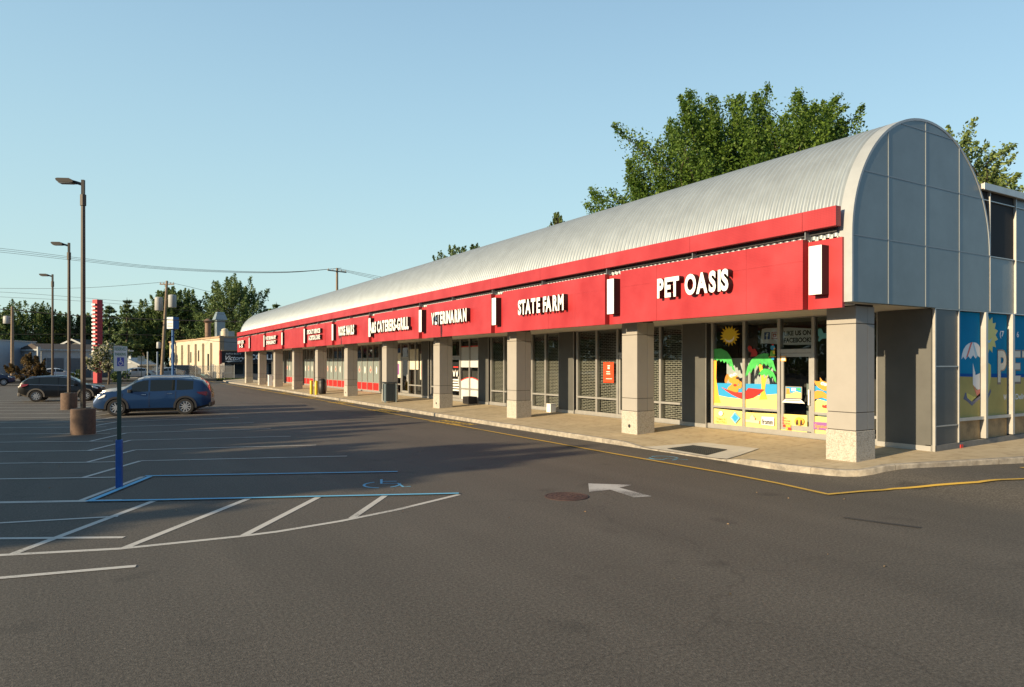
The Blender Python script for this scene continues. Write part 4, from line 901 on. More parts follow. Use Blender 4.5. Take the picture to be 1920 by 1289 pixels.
def car(name, label, cat, spec, loc, rz, scale=1.0, group=None):
    """Lofted body with cut wheel arches; local +x is forward, the origin lies on the ground under the middle."""
    P = spec; L, W, H = P['L'], P['W'], P['H']
    body_m = P['paint']; root = thing(name, label, cat, loc, rz, group)
    xs = sorted(set([round(v, 3) for v in list(np.linspace(0, L, 27)) + P['cuts']]))
    hw = W / 2; mb = MB(); ring = 11; rows = []
    for x in xs:
        zt, zb, z0 = interp(P['top'], x), interp(P['belt'], x), interp(P['bot'], x)
        e = min(x, L - x); tap = 1 - P.get('nose', .20) * max(0, 1 - e / 0.75) ** 2.2
        w = hw * tap; cab = max(0.0, zt - zb); inc = P.get('tumble', .42) * cab
        wr = max(0.25, w * .985 - inc)
        g0, g1 = zb + .03, zt - min(.10, cab * .28)
        yg = lambda z: w * .985 + (wr - w * .985) * ((z - zb) / max(cab, 1e-3)) ** 1.25 if cab > .08 else w * .96
        zc = zt - .0
        pts = [(0, z0), (w * .86, z0), (w * .985, z0 + .10), (w, z0 + .45 * (zb - z0)), (w * .995, zb - .10), (w * .975, zb)]
        if cab > .08: pts += [(yg(g0) * .995, g0), (yg(g1), g1), (wr * .93, zt - .035), (wr * .55, zt - .006), (0, zt)]
        else: pts += [(w * .955, zb + cab * .35), (w * .90, zb + cab * .7), (w * .78, zt - .012), (w * .45, zt - .003), (0, zt)]
        rows.append(pts)
    V = []
    for x, pts in zip(xs, rows):
        for y, z in pts: V.append((x - L / 2, y, z))
        for y, z in pts[-2:0:-1]: V.append((x - L / 2, -y, z))
    n = 2 * ring - 2; F = []; mi = []; wins = P['wins']
    def inside(x, r): return r[0] - 1e-4 <= x <= r[1] + 1e-4
    for i in range(len(xs) - 1):
        xm = (xs[i] + xs[i + 1]) / 2
        for k in range(n):
            kk = k if k < ring - 1 else n - 1 - k
            F.append((i * n + k, i * n + (k + 1) % n, (i + 1) * n + (k + 1) % n, (i + 1) * n + k)); m = 0
            if kk == 6 and any(inside(xm, r) for r in wins): m = 1
            if kk in (7, 8, 9) and inside(xm, P['screen']): m = 2
            if kk in (7, 8, 9) and inside(xm, P['rear']): m = 3
            if kk in (0, 1): m = 4 if not P.get('clad') else 5
            if kk == 2 and P.get('clad'): m = 0
            mi.append(m)
    F.append(tuple(range(n))); mi.append(0); F.append(tuple((len(xs) - 1) * n + k for k in range(n - 1, -1, -1))); mi.append(0)
    me = bpy.data.meshes.new('body'); me.from_pydata(V, [], F)
    for m in (body_m, CGLASS, CGLASS, CGLASS, PLAST, P.get('clad') or PLAST): me.materials.append(m)
    me.polygons.foreach_set('material_index', mi)
    bm = bmesh.new(); bm.from_mesh(me); bmesh.ops.recalc_face_normals(bm, faces=bm.faces); bm.to_mesh(me); bm.free()
    tmp = bpy.data.objects.new('tmp', me); COL.objects.link(tmp)
    wr_, ax = P['wr'], P['axles']; cutters = []
    for a in ax:
        c = MB(); c.lathe([(wr_ * P.get('arch', 1.16), -hw * 1.2), (wr_ * P.get('arch', 1.16), hw * 1.2)], (a - L / 2, 0, wr_ * 1.02), 28, axis='Y'); c.mats = []; co = c.build('cut', PLAST)
        b = tmp.modifiers.new('b', 'BOOLEAN'); b.object = co; b.operation = 'DIFFERENCE'; b.solver = 'EXACT'; cutters.append(co)
    bpy.context.view_layer.update()
    cut = bpy.data.meshes.new_from_object(tmp.evaluated_get(bpy.context.evaluated_depsgraph_get()))
    for o in cutters + [tmp]: COL.objects.unlink(o); bpy.data.objects.remove(o)
    # split into body, side windows, windscreen, rear window, sill
    def take(idx, nm, m, par=root, out=0.0, flt=None):
        b = bmesh.new(); b.from_mesh(cut); dead = [f for f in b.faces if f.material_index not in idx or (flt and not flt(f.calc_center_median()))]
        bmesh.ops.delete(b, geom=dead, context='FACES')
        if not b.faces: b.free(); return None
        k = bpy.data.meshes.new(nm); b.to_mesh(k); b.free(); k.materials.clear(); k.materials.append(m)
        k.polygons.foreach_set('material_index', [0] * len(k.polygons)); k.polygons.foreach_set('use_smooth', [True] * len(k.polygons)); k.set_sharp_from_angle(angle=R(33))
        o = bpy.data.objects.new(nm, k); COL.objects.link(o); o.parent = par; return o
    nm = len(cut.materials)
    take({0} | set(range(6, nm)), 'body', body_m); take({4}, 'underbody', PLAST)
    if P.get('clad'): take({5}, 'sill', P['clad'])
    for r in wins:
        for s in (1, -1): take({1}, 'side_window', CGLASS, flt=lambda c, r=r, s=s: c.y * s > 0 and r[0] <= c.x + L / 2 <= r[1])
    take({2}, 'windscreen', CGLASS); take({3}, 'rear_window', CGLASS)
    bpy.data.meshes.remove(cut)
    # wheel wells, wheels
    for a in ax:
        mb = MB(); mb.box(a - L / 2 - wr_ * 1.2, a - L / 2 + wr_ * 1.2, -hw * .62, hw * .62, .22, wr_ * 2.2); mb.build('wheel_well', PLAST, root)
        for s in (1, -1):
            wh = part('wheel', root); wh.location = (a - L / 2, s * (hw - .115), wr_); tw = .115
            mb = MB(); mb.lathe([(wr_ * .66, -tw), (wr_ * .93, -tw), (wr_, -tw * .7), (wr_, tw * .7), (wr_ * .93, tw), (wr_ * .66, tw)], n=26, axis='Y', caps=False); mb.build('tyre', TYRE, wh, smooth=40)
            mb = MB(); yo = s * tw * .9; r0 = wr_ * .68
            mb.lathe([(r0, yo - s * .03), (r0, yo), (r0 * .90, yo), (r0 * .88, yo - s * .05)], n=26, axis='Y', caps=False)
            for k in range(P.get('spokes', 10)):
                q = 2 * math.pi * k / P.get('spokes', 10); wd = P.get('spoke_w', .10) * r0
                c_, s_ = math.cos(q), math.sin(q)
                vs = []
                for (u, v) in ((.12 * r0, -wd), (.12 * r0, wd), (.93 * r0, wd * .8), (.93 * r0, -wd * .8)):
                    for yy in (yo - s * .04, yo - s * .006): vs.append((u * c_ - v * s_, yy, u * s_ + v * c_))
                mb.add(vs, [(1, 3, 5, 7), (0, 6, 4, 2), (0, 2, 3, 1), (2, 4, 5, 3), (4, 6, 7, 5), (6, 0, 1, 7)])
            mb.lathe([(.16 * r0, yo - s * .04), (.16 * r0, yo + s * .002)], n=14, axis='Y'); mb.build('rim', P.get('rim', RIM), wh)
            mb = MB(); mb.lathe([(r0 * .88, yo - s * .075), (r0 * .88, yo - s * .055)], n=22, axis='Y'); mb.build('brake_disc', PLAST, wh)
            if P.get('arch_m'):
                mb = MB(); r1, r2 = wr_ * P.get('arch', 1.16), wr_ * P.get('arch', 1.16) + .07; zc = wr_ * 1.02; ring_ = []
                for q in np.linspace(R(-8), R(188), 22): ring_.append(((r1 - .02) * math.cos(q), (r1 - .02) * math.sin(q), r2 * math.cos(q), r2 * math.sin(q)))
                vs = [];
                for a0, b0, a1, b1 in ring_: vs += [(a0, s * (hw - .06), b0), (a1, s * (hw - .06), b1), (a1, s * (hw + .012), b1), (a0, s * (hw + .012), b0)]
                mb.add([(a - L / 2 + x, y, zc + z) for x, y, z in vs], [(4 * i + k, 4 * i + (k + 1) % 4, 4 * i + 4 + (k + 1) % 4, 4 * i + 4 + k) for i in range(len(ring_) - 1) for k in range(4)])
                mb.build('wheel_arch', P['arch_m'], root, smooth=40)
    # small parts
    belt = lambda x: interp(P['belt'], x)
    def sidey(x, z):
        e = min(x, L - x); w = hw * (1 - P.get('nose', .20) * max(0, 1 - e / .75) ** 2.2); return w * (1.0 if z < belt(x) - .1 else .985)
    for s in (1, -1):
        for x in P['doors']:
            mb = MB(); z0 = interp(P['bot'], x) + .14; y = hw * 1.0
            mb.box(x - L / 2 - .007, x - L / 2 + .007, s * (hw - .02), s * (hw + .0025), z0, belt(x) - .02); mb.build('door_gap', PLAST, root)
        for x in P['handles']:
            mb = MB(); z = belt(x) - .11; mb.box(x - L / 2 - .10, x - L / 2 + .10, s * (hw - .01), s * (hw + .025), z - .016, z + .016); mb.build('door_handle', P.get('handle_m', CHROME), root, bevel=.008)
        x = P['mirror']; z = belt(x) + .07; mb = MB(); mb.box(x - L / 2 - .07, x - L / 2 + .08, s * (hw + .0), s * (hw + .20), z - .06, z + .09); mb.box(x - L / 2 - .03, x - L / 2 + .03, s * (hw - .14), s * (hw + .01), z - .07, z - .03)
        mb.build('side_mirror', P.get('mirror_m', body_m), root, bevel=.03)
        xh, zh = L, P['lampz']; mb = MB()
        mb.add([(L / 2 - a, s * b, c) for a, b, c in ((.05, hw * .50, zh - .07), (.02, hw * .50, zh + .05), (.22, hw * .80, zh + .10), (.55, hw * .985, zh + .13), (.50, hw * 1.0, zh + .02), (.24, hw * .93, zh - .07))], [(0, 1, 2, 5), (5, 2, 3, 4)])
        o = mb.build('headlight', LAMP_W, root); so = o.modifiers.new('s', 'SOLIDIFY'); so.thickness = .05; so.offset = 0
        zt = P['tailz']; mb = MB()
        mb.add([(-L / 2 + a, s * b, c) for a, b, c in ((.10, hw * .58, zt - .07), (.10, hw * .58, zt + .09), (.20, hw * .90, zt + .11), (.62, hw * 1.005, zt + .10), (.50, hw * 1.005, zt + .0), (.22, hw * .95, zt - .09))], [(0, 1, 2, 5), (5, 2, 3, 4)])
        o = mb.build('taillight', LAMP_R, root); so = o.modifiers.new('s', 'SOLIDIFY'); so.thickness = .07; so.offset = 0
        if P.get('rails'):
            mb = MB(); a, b = P['rails']; zz = lambda x: interp(P['top'], x)
            cab_y = hw * .985 - P.get('tumble', .42) * (zz((a + b) / 2) - belt((a + b) / 2)) - .03
            mb.tube([(a - L / 2, s * cab_y, zz(a) - .03), (a - L / 2 + .12, s * cab_y, zz(a) + .035), (b - L / 2 - .12, s * cab_y, zz(b) + .035), (b - L / 2, s * cab_y, zz(b) - .03)], .02, 6); mb.build('roof_rail', P.get('rail_m', CHROME), root, smooth=50)
        if P.get('trim'):
            mb = MB(); a, b = P['trim']; pts = []
            for x in np.linspace(a, b, 12): pts.append((x - L / 2, s * (hw * .99), belt(x) + .012))
            mb.tube(pts, .012, 5); pts = []
            for x in np.linspace(a, b, 14):
                cab = interp(P['top'], x) - belt(x); w = hw * .985; inc = P.get('tumble', .42) * cab; g1 = interp(P['top'], x) - min(.10, cab * .28); y = w - inc * ((g1 - belt(x)) / max(cab, .01)) ** 1.25 + .006
                pts.append((x - L / 2, s * y, g1 + .008))
            mb.tube(pts, .013, 5); mb.build('window_trim', P['trim_m'], root)
    mb = MB(); z = P['grillz']; mb.box(L / 2 - .10, L / 2 + .012, -hw * .48, hw * .48, z - .12, z + .10, PLAST)
    for k in range(7): mb.box(L / 2 - .05, L / 2 + .02, -hw * .42 + k * hw * .14 - .015, -hw * .42 + k * hw * .14 + .015, z - .10, z + .08, CHROME)
    mb.build('grille', None, root)
    mb = MB(); mb.box(L / 2 - .12, L / 2 + .03, -hw * .80, hw * .80, P['bumpz'] - .11, P['bumpz'] + .08); mb.build('front_bumper', P.get('bump_m', PLAST), root, bevel=.04)
    mb = MB(); mb.box(-L / 2 - .03, -L / 2 + .16, -hw * .86, hw * .86, P['bumpz'] - .10, P['bumpz'] + .14); mb.build('rear_bumper', P.get('bump_m', PLAST), root, bevel=.05)
    mb = MB(); z = P.get('platez', .95); mb.box(-L / 2 - .012 + P.get('plate_in', .0), -L / 2 + .05 + P.get('plate_in', 0), -.16, .16, z - .08, z + .08); mb.build('licence_plate', P.get('plate', PLATE_Y), root)
    mb = MB(); mb.box(L / 2 + .03, L / 2 + .042, -.16, .16, P['bumpz'] - .06, P['bumpz'] + .1); mb.build('licence_plate', P.get('plate', PLATE_Y), root)
    root.scale = (scale,) * 3
    return root
SUV = dict(L=5.0, W=1.96, H=1.77, wr=.39, axles=[1.12, 4.02], cuts=[1.50, 1.56, 2.62, 2.70, 3.40, 3.22, 3.82, 4.32, .42, .95],
    top=[(0, 1.04), (.05, 1.24), (.12, 1.40), (.36, 1.62), (.75, 1.71), (1.5, 1.76), (2.4, 1.765), (2.95, 1.735), (3.22, 1.64), (3.82, 1.22), (4.02, 1.18), (4.65, 1.10), (4.88, 1.02), (4.97, .90), (5.0, .74)],
    belt=[(0, 1.0), (.4, 1.19), (1.5, 1.14), (3.5, 1.07), (4.05, 1.05), (4.4, 1.04), (4.75, .97), (4.95, .86), (5.0, .68)],
    bot=[(0, .42), (.3, .34), (.7, .26), (4.4, .24), (4.8, .26), (5.0, .34)],
    wins=[(.70, 1.50), (1.56, 2.62), (2.70, 3.40)], screen=(3.22, 3.82), rear=(.05, .40), doors=[1.53, 2.66, 3.78], handles=[1.78, 2.88], mirror=3.45, lampz=.86, tailz=.98, grillz=.74, bumpz=.46, platez=.88,
    rails=(.75, 3.0), nose=.18, tumble=.30)
mb = MB(); mb.box(-10, 13.5, 96.5, 112, -.1, .325); struct(mb.build('adjoining_pavement', mat('old_asphalt', (.09, .085, .075), .9, vary=.15, vscale=1.5)))
CARS_AT = dict(white=(-3.99, 100.46, .33), s1=(8.2, 103.4, .33), s2=(4.4, 101.5, .33), s3=(10.0, 107.6, .33), navy=(-9.4, 88.6, .02))
BLUEP = paintm('blue_car_paint', (0.011, 0.038, 0.105)); SILVP = paintm('silver_car_paint', (0.50, 0.50, 0.48), .5); BLKP = mat('black_car_paint', (0.003, 0.0032, 0.004), .3, coat=.25, spec=.3)
WHTP = paintm('white_car_paint', (0.50, 0.53, 0.56), 0.0); SLVB = paintm('grey_blue_car_paint', (0.30, 0.36, 0.40), .4); NAVY = paintm('navy_car_paint', (0.012, 0.022, 0.06), 0.1); DKG = paintm('dark_car_paint', (.012, .012, .014), .1)
s1 = dict(SUV, paint=BLUEP, handle_m=CHROME, mirror_m=PLAST, bump_m=PLAST, clad=PLAST, arch_m=PLAST, arch=1.12, rail_m=CHROME, spokes=10)
car('parked_car', 'blue SUV with gold number plate parked in front of a silver one', 'car', s1, (2.45, 35.8, 0), R(167), .955, 'cars parked in the lot')
s2 = dict(SUV, paint=SILVP, mirror_m=PLAST, bump_m=SILVP)
car('parked_car', 'silver SUV parked close behind the blue SUV and mostly hidden by it', 'car', s2, (2.65, 38.7, .06), R(167), .95, 'cars parked in the lot')
JEEP = dict(SUV, L=4.62, W=1.86, H=1.68, wr=.365, axles=[.98, 3.69], cuts=[1.12, 1.20, 2.16, 2.24, 3.10, .35],
    top=[(0, 1.0), (.05, 1.16), (.14, 1.26), (.50, 1.54), (.95, 1.63), (1.6, 1.675), (2.2, 1.67), (2.7, 1.60), (3.0, 1.49), (3.62, 1.12), (3.9, 1.08), (4.35, 1.01), (4.55, .92), (4.62, .78)],
    belt=[(0, .96), (.3, 1.10), (1.2, 1.07), (3.1, 1.00), (3.7, 1.0), (4.1, .97), (4.45, .88), (4.62, .74)], bot=[(0, .44), (.3, .36), (.6, .27), (4.1, .26), (4.5, .32), (4.62, .40)],
    wins=[(.55, 1.12), (1.20, 2.16), (2.24, 3.10)], screen=(3.0, 3.62), rear=(.05, .50), doors=[1.16, 2.2, 3.3], handles=[1.40, 2.42], mirror=3.16, lampz=.86, grillz=.80, rails=(.6, 2.7), trim=(.55, 3.12), trim_m=CHROME,
    paint=BLKP, clad=CLAD_G, arch_m=CLAD_G, arch=1.14, bump_m=CLAD_G, handle_m=BLKP, mirror_m=BLKP, spokes=9, spoke_w=.13, tailz=1.02)
car('parked_car', 'black SUV with grey wheel arches and chrome window trim, behind the pole bases', 'car', JEEP, (-1.65, 51.3, 0), R(-9), .95, 'cars parked in the lot')
SEDAN = dict(SUV, L=4.75, W=1.80, H=1.45, wr=.33, axles=[1.05, 3.80], cuts=[1.30, 1.36, 2.22, 2.30, 3.15],
    top=[(0, .80), (.05, .98), (.35, 1.04), (.75, 1.10), (1.35, 1.36), (1.9, 1.44), (2.4, 1.44), (2.8, 1.36), (3.55, .98), (3.9, .94), (4.4, .84), (4.68, .70), (4.75, .52)],
    belt=[(0, .78), (.3, .98), (1.0, .99), (3.2, .92), (3.6, .92), (4.2, .82), (4.55, .70), (4.75, .48)], bot=[(0, .40), (.3, .28), (.6, .20), (4.2, .18), (4.6, .22), (4.75, .28)],
    wins=[(.98, 1.30), (1.36, 2.22), (2.30, 3.15)], screen=(2.8, 3.55), rear=(.75, 1.35), doors=[1.33, 2.26, 3.3], handles=[1.5, 2.45], mirror=3.15, lampz=.66, tailz=.82, grillz=.55, bumpz=.36, platez=.72, rails=None, tumble=.48)
car('parked_car', 'white sedan parked before the grey garage doors', 'car', dict(SEDAN, paint=WHTP, bump_m=WHTP), CARS_AT['white'], R(8), .98, 'cars parked beyond the lot')
car('parked_car', 'pale blue-grey sedan parked beside the blue sign pole', 'car', dict(SEDAN, paint=SLVB, bump_m=SLVB), CARS_AT['s1'], R(186), 1.0, 'cars parked beyond the lot')
car('parked_car', 'silver sedan parked next to the leaning utility pole', 'car', dict(SEDAN, paint=paintm('silver_sedan_paint', (.42, .43, .43), .4), bump_m=SILVP), CARS_AT['s2'], R(200), 1.0, 'cars parked beyond the lot')
car('parked_car', 'dark SUV standing behind the pale blue-grey sedan', 'car', dict(SUV, paint=DKG, bump_m=DKG), CARS_AT['s3'], R(186), .98, 'cars parked beyond the lot')
car('parked_car', 'dark navy pickup-like SUV at the blue-white wall by the utility pole', 'car', dict(JEEP, paint=NAVY, clad=None, arch_m=None, bump_m=PLAST, trim=None), CARS_AT['navy'], R(3), 1.0, 'cars parked beyond the lot')
# ---------------------------------------------------------------- street furniture
BRONZE = mat('bronze_pole', (0.055, 0.044, 0.034), 0.5, 0.3, vary=.15, vscale=3); PBASE = mat('brown_pole_base', (0.075, 0.046, 0.032), 0.85, col2=(0.125, 0.078, 0.052), vscale=9, bump=.4, bscale=45)
DKB = mat('dark_bronze', (0.02, 0.018, 0.016), 0.5, .3); LENS = mat('lamp_lens', (.3, .3, .28), .3)
def lamp_post(x, y, label):
    t = thing('lamp_post', label, 'lamp post', (x, y, 0), R(155), 'parking lot lamp posts')
    mb = MB(); mb.lathe([(.365, -.05), (.365, .80), (.35, .835), (.15, .84)], n=30); mb.build('concrete_base', PBASE, t, smooth=30)
    mb = MB(); mb.box(-.17, .17, -.17, .17, .842, .865); mb.build('base_plate', DKB, t)
    mb = MB()
    V = [(s * a, q * b, z) for z, a, b in ((.866, .060, .060), (7.55, .048, .048)) for s, q in ((-1, -1), (1, -1), (1, 1), (-1, 1))]
    mb.add(V, [(0, 1, 5, 4), (1, 2, 6, 5), (2, 3, 7, 6), (3, 0, 4, 7), (4, 5, 6, 7)]); po = mb.build('pole', BRONZE, t, bevel=.008); po.rotation_euler = (0, 0, R(34 - 155))
    mb = MB(); mb.box(-.068, .068, -.068, .068, 7.551, 7.93); pc = mb.build('pole_collar', BRONZE, t, bevel=.01); pc.rotation_euler = (0, 0, R(34 - 155))
    mb = MB(); mb.box(-.045, .045, -.045, .045, 7.931, 8.41); mb.build('pole_top', DKB, t)
    h = part('lamp_head', t)
    mb = MB(); mb.add([(.046, -.035, 8.22), (.046, .035, 8.22), (.046, .035, 8.32), (.046, -.035, 8.32), (.30, -.045, 8.30), (.30, .045, 8.30), (.30, .045, 8.39), (.30, -.045, 8.39)], [(0, 1, 5, 4), (1, 2, 6, 5), (2, 3, 7, 6), (3, 0, 4, 7), (4, 5, 6, 7), (3, 2, 1, 0)]); mb.build('arm', DKB, h)
    mb = MB(); P = [(.26, 8.29), (.26, 8.37), (.38, 8.43), (.74, 8.43), (.80, 8.41), (.78, 8.35), (.72, 8.30)]
    mb.prism(P, lambda u, v, q: (u, q, v), -.15, .15); mb.build('housing', DKB, h, bevel=.015)
    mb = MB(); mb.box(.33, .72, -.13, .13, 8.278, 8.294); mb.build('lens', LENS, h)
    return t
lamp_post(-0.32, 27.0, 'tall bronze lamp post on a brown round base beside the blue parked car')
lamp_post(-1.10, 41.5, 'middle bronze lamp post, its base in front of the black SUV')
lamp_post(-2.45, 56.8, 'farthest and smallest bronze lamp post, its foot hidden by the black SUV')

# accessible parking sign
BLUEPOST = mat('blue_sleeve', (0.006, 0.075, 0.30), 0.45, vary=.15, vscale=6); GREENP = mat('dark_green_post', (0.018, 0.04, 0.028), 0.5); SIGNW = mat('sign_white', (.56, .60, .60), .45, vary=.05, vscale=8); SIGNG = mat('sign_green', (.02, .14, .075), .5); SIGNB = mat('sign_blue', (.015, .06, .36), .45)
ps = thing('parking_sign', 'reserved parking sign on a dark green post with a bright blue sleeve', 'sign', (0.40, 15.02, 0))
mb = MB(); mb.lathe([(.062, -.02), (.062, .90), (.055, .905), (.03, .905)], n=20); mb.build('post_sleeve', BLUEPOST, ps, smooth=40)
mb = MB(); mb.box(-.030, .030, -.018, .018, .90, 2.60); mb.box(-.036, -.030, -.018, .026, .905, 2.60); mb.box(.030, .036, -.018, .026, .905, 2.60); mb.build('post', GREENP, ps)
nx_, ny_ = math.cos(R(-52)), math.sin(R(-52)); sx_, sy_ = -ny_, nx_          # plate normal and its right-hand direction
pl = part('sign_plate', ps)
def pmx(u, v, k): return frame_mx((nx_ * (.035 + .0008 * k) + sx_ * u, ny_ * (.035 + .0008 * k) + sy_ * u, v), (sx_, sy_, 0), (0, 0, 1))
def prect(u0, u1, v0, v1, k, m, name, th=.0):
    mb = MB(); mx = pmx(0, 0, k); P = [(u0, v0), (u1, v0), (u1, v1), (u0, v1)]
    mb.prism(P, lambda u, v, t: tuple(mx @ Vector((u, v, t))), -th - .0005, 0, m); return mb.build(name, m, pl)
prect(-.152, .152, 2.19, 2.672, 0, SIGNG, 'plate_border', .003); prect(-.142, .142, 2.20, 2.662, 1, SIGNW, 'plate')
prect(-.075, .075, 2.29, 2.455, 2, SIGNB, 'blue_panel')
text_mesh('plate_lettering', 'RESERVED', .085, pmx(-.128, 2.585, 3), SIGNG, pl, bold=.02, width=.256); text_mesh('plate_lettering', 'PARKING', .075, pmx(-.115, 2.49, 3), SIGNG, pl, bold=.02, width=.23)
mb = MB(); mx = pmx(0, 0, 4)
for P in ([(-.015, .425), (.008, .425), (.008, .445), (-.015, .445)], [(-.012, .36), (.004, .36), (.004, .42), (-.012, .42)], [(.004, .36), (.035, .36), (.048, .315), (.062, .32), (.044, .374), (.004, .374)], [(.004, .392), (.03, .392), (.03, .402), (.004, .402)]):
    mb.add([tuple(mx @ Vector((u, v + 2.0, 0))) for u, v in P], [tuple(range(len(P)))])
A = [(.046 * math.cos(q) - .004, .346 + .046 * math.sin(q)) for q in np.linspace(R(110), R(350), 14)]; B = [(.034 * math.cos(q) - .004, .346 + .034 * math.sin(q)) for q in np.linspace(R(110), R(350), 14)]
mb.add([tuple(mx @ Vector((u, v + 2.0, 0))) for u, v in A + B], [(i, i + 1, 15 + i, 14 + i) for i in range(13)]); mb.build('wheelchair_symbol', SIGNW, pl)

# along the walkway
YELB = mat('yellow_bollard', (0.60, 0.42, 0.01), 0.45, vary=.06, vscale=5)
for (x, y), lab in (((13.15, 49.35), 'yellow bollard at the kerb, farther of the pair'), ((13.2, 48.25), 'yellow bollard at the kerb in front of the black dome-topped bin')):
    b = thing('bollard', lab, 'bollard', (x, y, .14), 0, 'yellow bollards by the kerb')
    mb = MB(); mb.lathe([(.105, 0), (.105, .90), (.09, .955), (.05, .985)], n=18); mb.build('post', YELB, b, smooth=50)
b = thing('litter_bin', 'black round bin with a domed lid behind the yellow bollard', 'bin', (13.75, 48.75, .17))
mb = MB(); mb.lathe([(.22, 0), (.26, .05), (.26, .75), (.24, .78)], n=18); mb.build('drum', BLACKR, b, smooth=40); mb = MB(); mb.lathe([(.27, .78), (.27, .84), (.23, .98), (.13, 1.06), (.04, 1.09)], n=18); mb.build('dome_lid', BLACKR, b, smooth=40)
BINP = mat('bin_panel', (0.022, 0.030, 0.034), 0.5); BINL = mat('bin_post_grey_blue', (0.21, 0.27, 0.29), 0.5)
b = thing('litter_bin', 'square dark slatted litter bin with a pale corner beside a column', 'bin', (13.98, 36.35, .19), R(-12))
mb = MB(); mb.box(-.30, .30, -.30, .30, .06, 1.0); mb.build('bin_body', BINP, b)
mb = MB()
for k in range(7): mb.box(-.26 + k * .078, -.21 + k * .078, -.322, -.305, .08, .98); mb.box(-.322, -.305, -.26 + k * .078, -.21 + k * .078, .08, .98)
mb.build('slat_front', BINP, b)
for sx, sy in ((-1, -1), (1, -1), (-1, 1), (1, 1)):
    mb = MB(); w_ = .10 if (sx, sy) == (-1, -1) else .04; mb.box(sx * .335 - .0 if sx < 0 else .335 - w_, sx * .335 + w_ if sx < 0 else .335, sy * .335 if sy < 0 else .335 - w_, sy * .335 + w_ if sy < 0 else .335, 0, 1.03); mb.build('corner_post', BINL, b)
mb = MB(); mb.box(-.35, .35, -.35, .35, 1.032, 1.10); mb.build('bin_lid', BINP, b, bevel=.015)
b = thing('utility_post', 'short white square post standing in front of a far column', 'post', (14.25, 68.0, .17))
mb = MB(); mb.box(-.19, .19, -.17, .17, 0, 1.02); mb.build('cabinet', WHITE, b, bevel=.02); mb = MB(); mb.box(-.21, .21, -.19, .19, 1.021, 1.07); mb.build('cabinet_cap', WHITE, b)
b = thing('plastic_crate', 'low black crate on the walkway against a dark pier', 'crate', (16.30, 31.2, .29))
mb = MB(); mb.box(-.24, .24, -.32, .32, 0, .04); mb.box(-.24, -.21, -.32, .32, .04, .36); mb.box(.21, .24, -.32, .32, .04, .36); mb.box(-.21, .21, -.32, -.29, .04, .36); mb.box(-.21, .21, .29, .32, .04, .36)
for k in range(4): mb.box(-.25, -.24, -.28 + k * .16, -.18 + k * .16, .08, .30)
mb.build('crate_shell', BLACKR, b)
b = thing('carton', 'small white carton set down beside a dark pier', 'carton', (16.40, 24.05, .29)); mb = MB(); mb.box(-.13, .13, -.15, .15, 0, .34); mb.box(-.14, .14, -.16, .16, .341, .36); mb.build('box_shell', VM['white'], b)

# ---------------------------------------------------------------- beyond the lot
REDT = mat('sign_tower_red', (0.36, 0.012, 0.022), 0.5, vary=.1, vscale=2)
t = thing('pylon_sign', 'tall red tower sign with a column of white letter blocks', 'sign', (0.32, 94.6, 0), R(36))
mb = MB(); V = [(s * a, q * b, z) for z, a, b in ((0, .31, .34), (9.75, .36, .40)) for s, q in ((-1, -1), (1, -1), (1, 1), (-1, 1))]
mb.add(V, [(0, 1, 5, 4), (1, 2, 6, 5), (2, 3, 7, 6), (3, 0, 4, 7), (4, 5, 6, 7)]); mb.build('tower', REDT, t)
for k in range(14):
    z = 9.05 - k * .455
    for s in (-1, 1):
        if k in (5, 6) and s > 0: continue
        mb = MB(); x = s * (.355 - .0024 * k); mb.box(min(x + s * .02, x + s * .19), max(x + s * .02, x + s * .19), -.30, .30, z, z + .21, BLACKR); f = x + s * .195; mb.box(f - .004, f + .004, -.30, .30, z, z + .21, SIGNW); mb.build('letter_block', None, t)
t = thing('pole_sign', 'small blue and white box sign on a slim blue pole near the cream building', 'sign', (8.72, 99.8, 0), R(38))
BLP = mat('pole_blue', (.012, .09, .26), .5); mb = MB(); mb.tube([(0, 0, 0), (0, 0, 6.75)], .16, 10); mb.build('pole', BLP, t, smooth=60)
mb = MB(); mb.box(-.45, .45, -.55, .55, 6.75, 8.3); mb.build('sign_box', BLP, t); mb = MB(); mb.box(-.47, -.452, -.5, .5, 6.8, 8.25); mb.build('sign_face', SIGNW, t)
mb = MB(); [mb.box(-.478, -.471, -.42, .42, z, z + .07) for z in (7.0, 7.2, 7.4)]; mb.build('sign_text_bars', REDT, t)

CREAM = mat('cream_render', (0.50, 0.44, 0.33), 0.85, vary=.08, vscale=.8); GREYW = mat('grey_render', (0.25, 0.25, 0.245), 0.85, vary=.12, vscale=.6); CREAMD = mat('cream_edge', (.36, .25, .15), .85)
WINB = mat('dark_window', (0.02, 0.028, 0.03), 0.12, spec=.6); TEALW = mat('teal_panel', (.03, .17, .18), .5)
C0_, L0_ = Vector((15.2, 105.3)), Vector((11.4, 136.5)); u_ = (L0_ - C0_).normalized(); ang = math.atan2(u_.y, u_.x)
t = thing('commercial_building', 'cream flat-roofed building with vertical ribs and metal roof ducts', 'building', (15.2, 105.3, 0), ang)     # local x runs along the lit wall, local -y points right
mb = MB(); mb.box(0, 31.5, -14, 0, 0, 6.05); mb.build('wall', CREAM, t)
mb = MB(); mb.box(-.06, 0, -13.8, -.3, 0, 5.9); mb.build('end_wall', GREYW, t); mb = MB(); mb.box(-.12, -.06, -14, .0, 5.9, 6.15); mb.box(-.1, 31.6, 0.0, .12, 5.9, 6.15); mb.build('parapet', CREAMD, t)
for k in range(6):
    mb = MB(); x = 3.9 + k * 4.4; mb.box(x, x + .45, .0, .32, 0, 5.3); mb.build('wall_rib', CREAM, t)
mb = MB(); mb.box(-.15, .25, -.5, .06, 0, 6.2); mb.build('corner_pier', CREAMD, t)
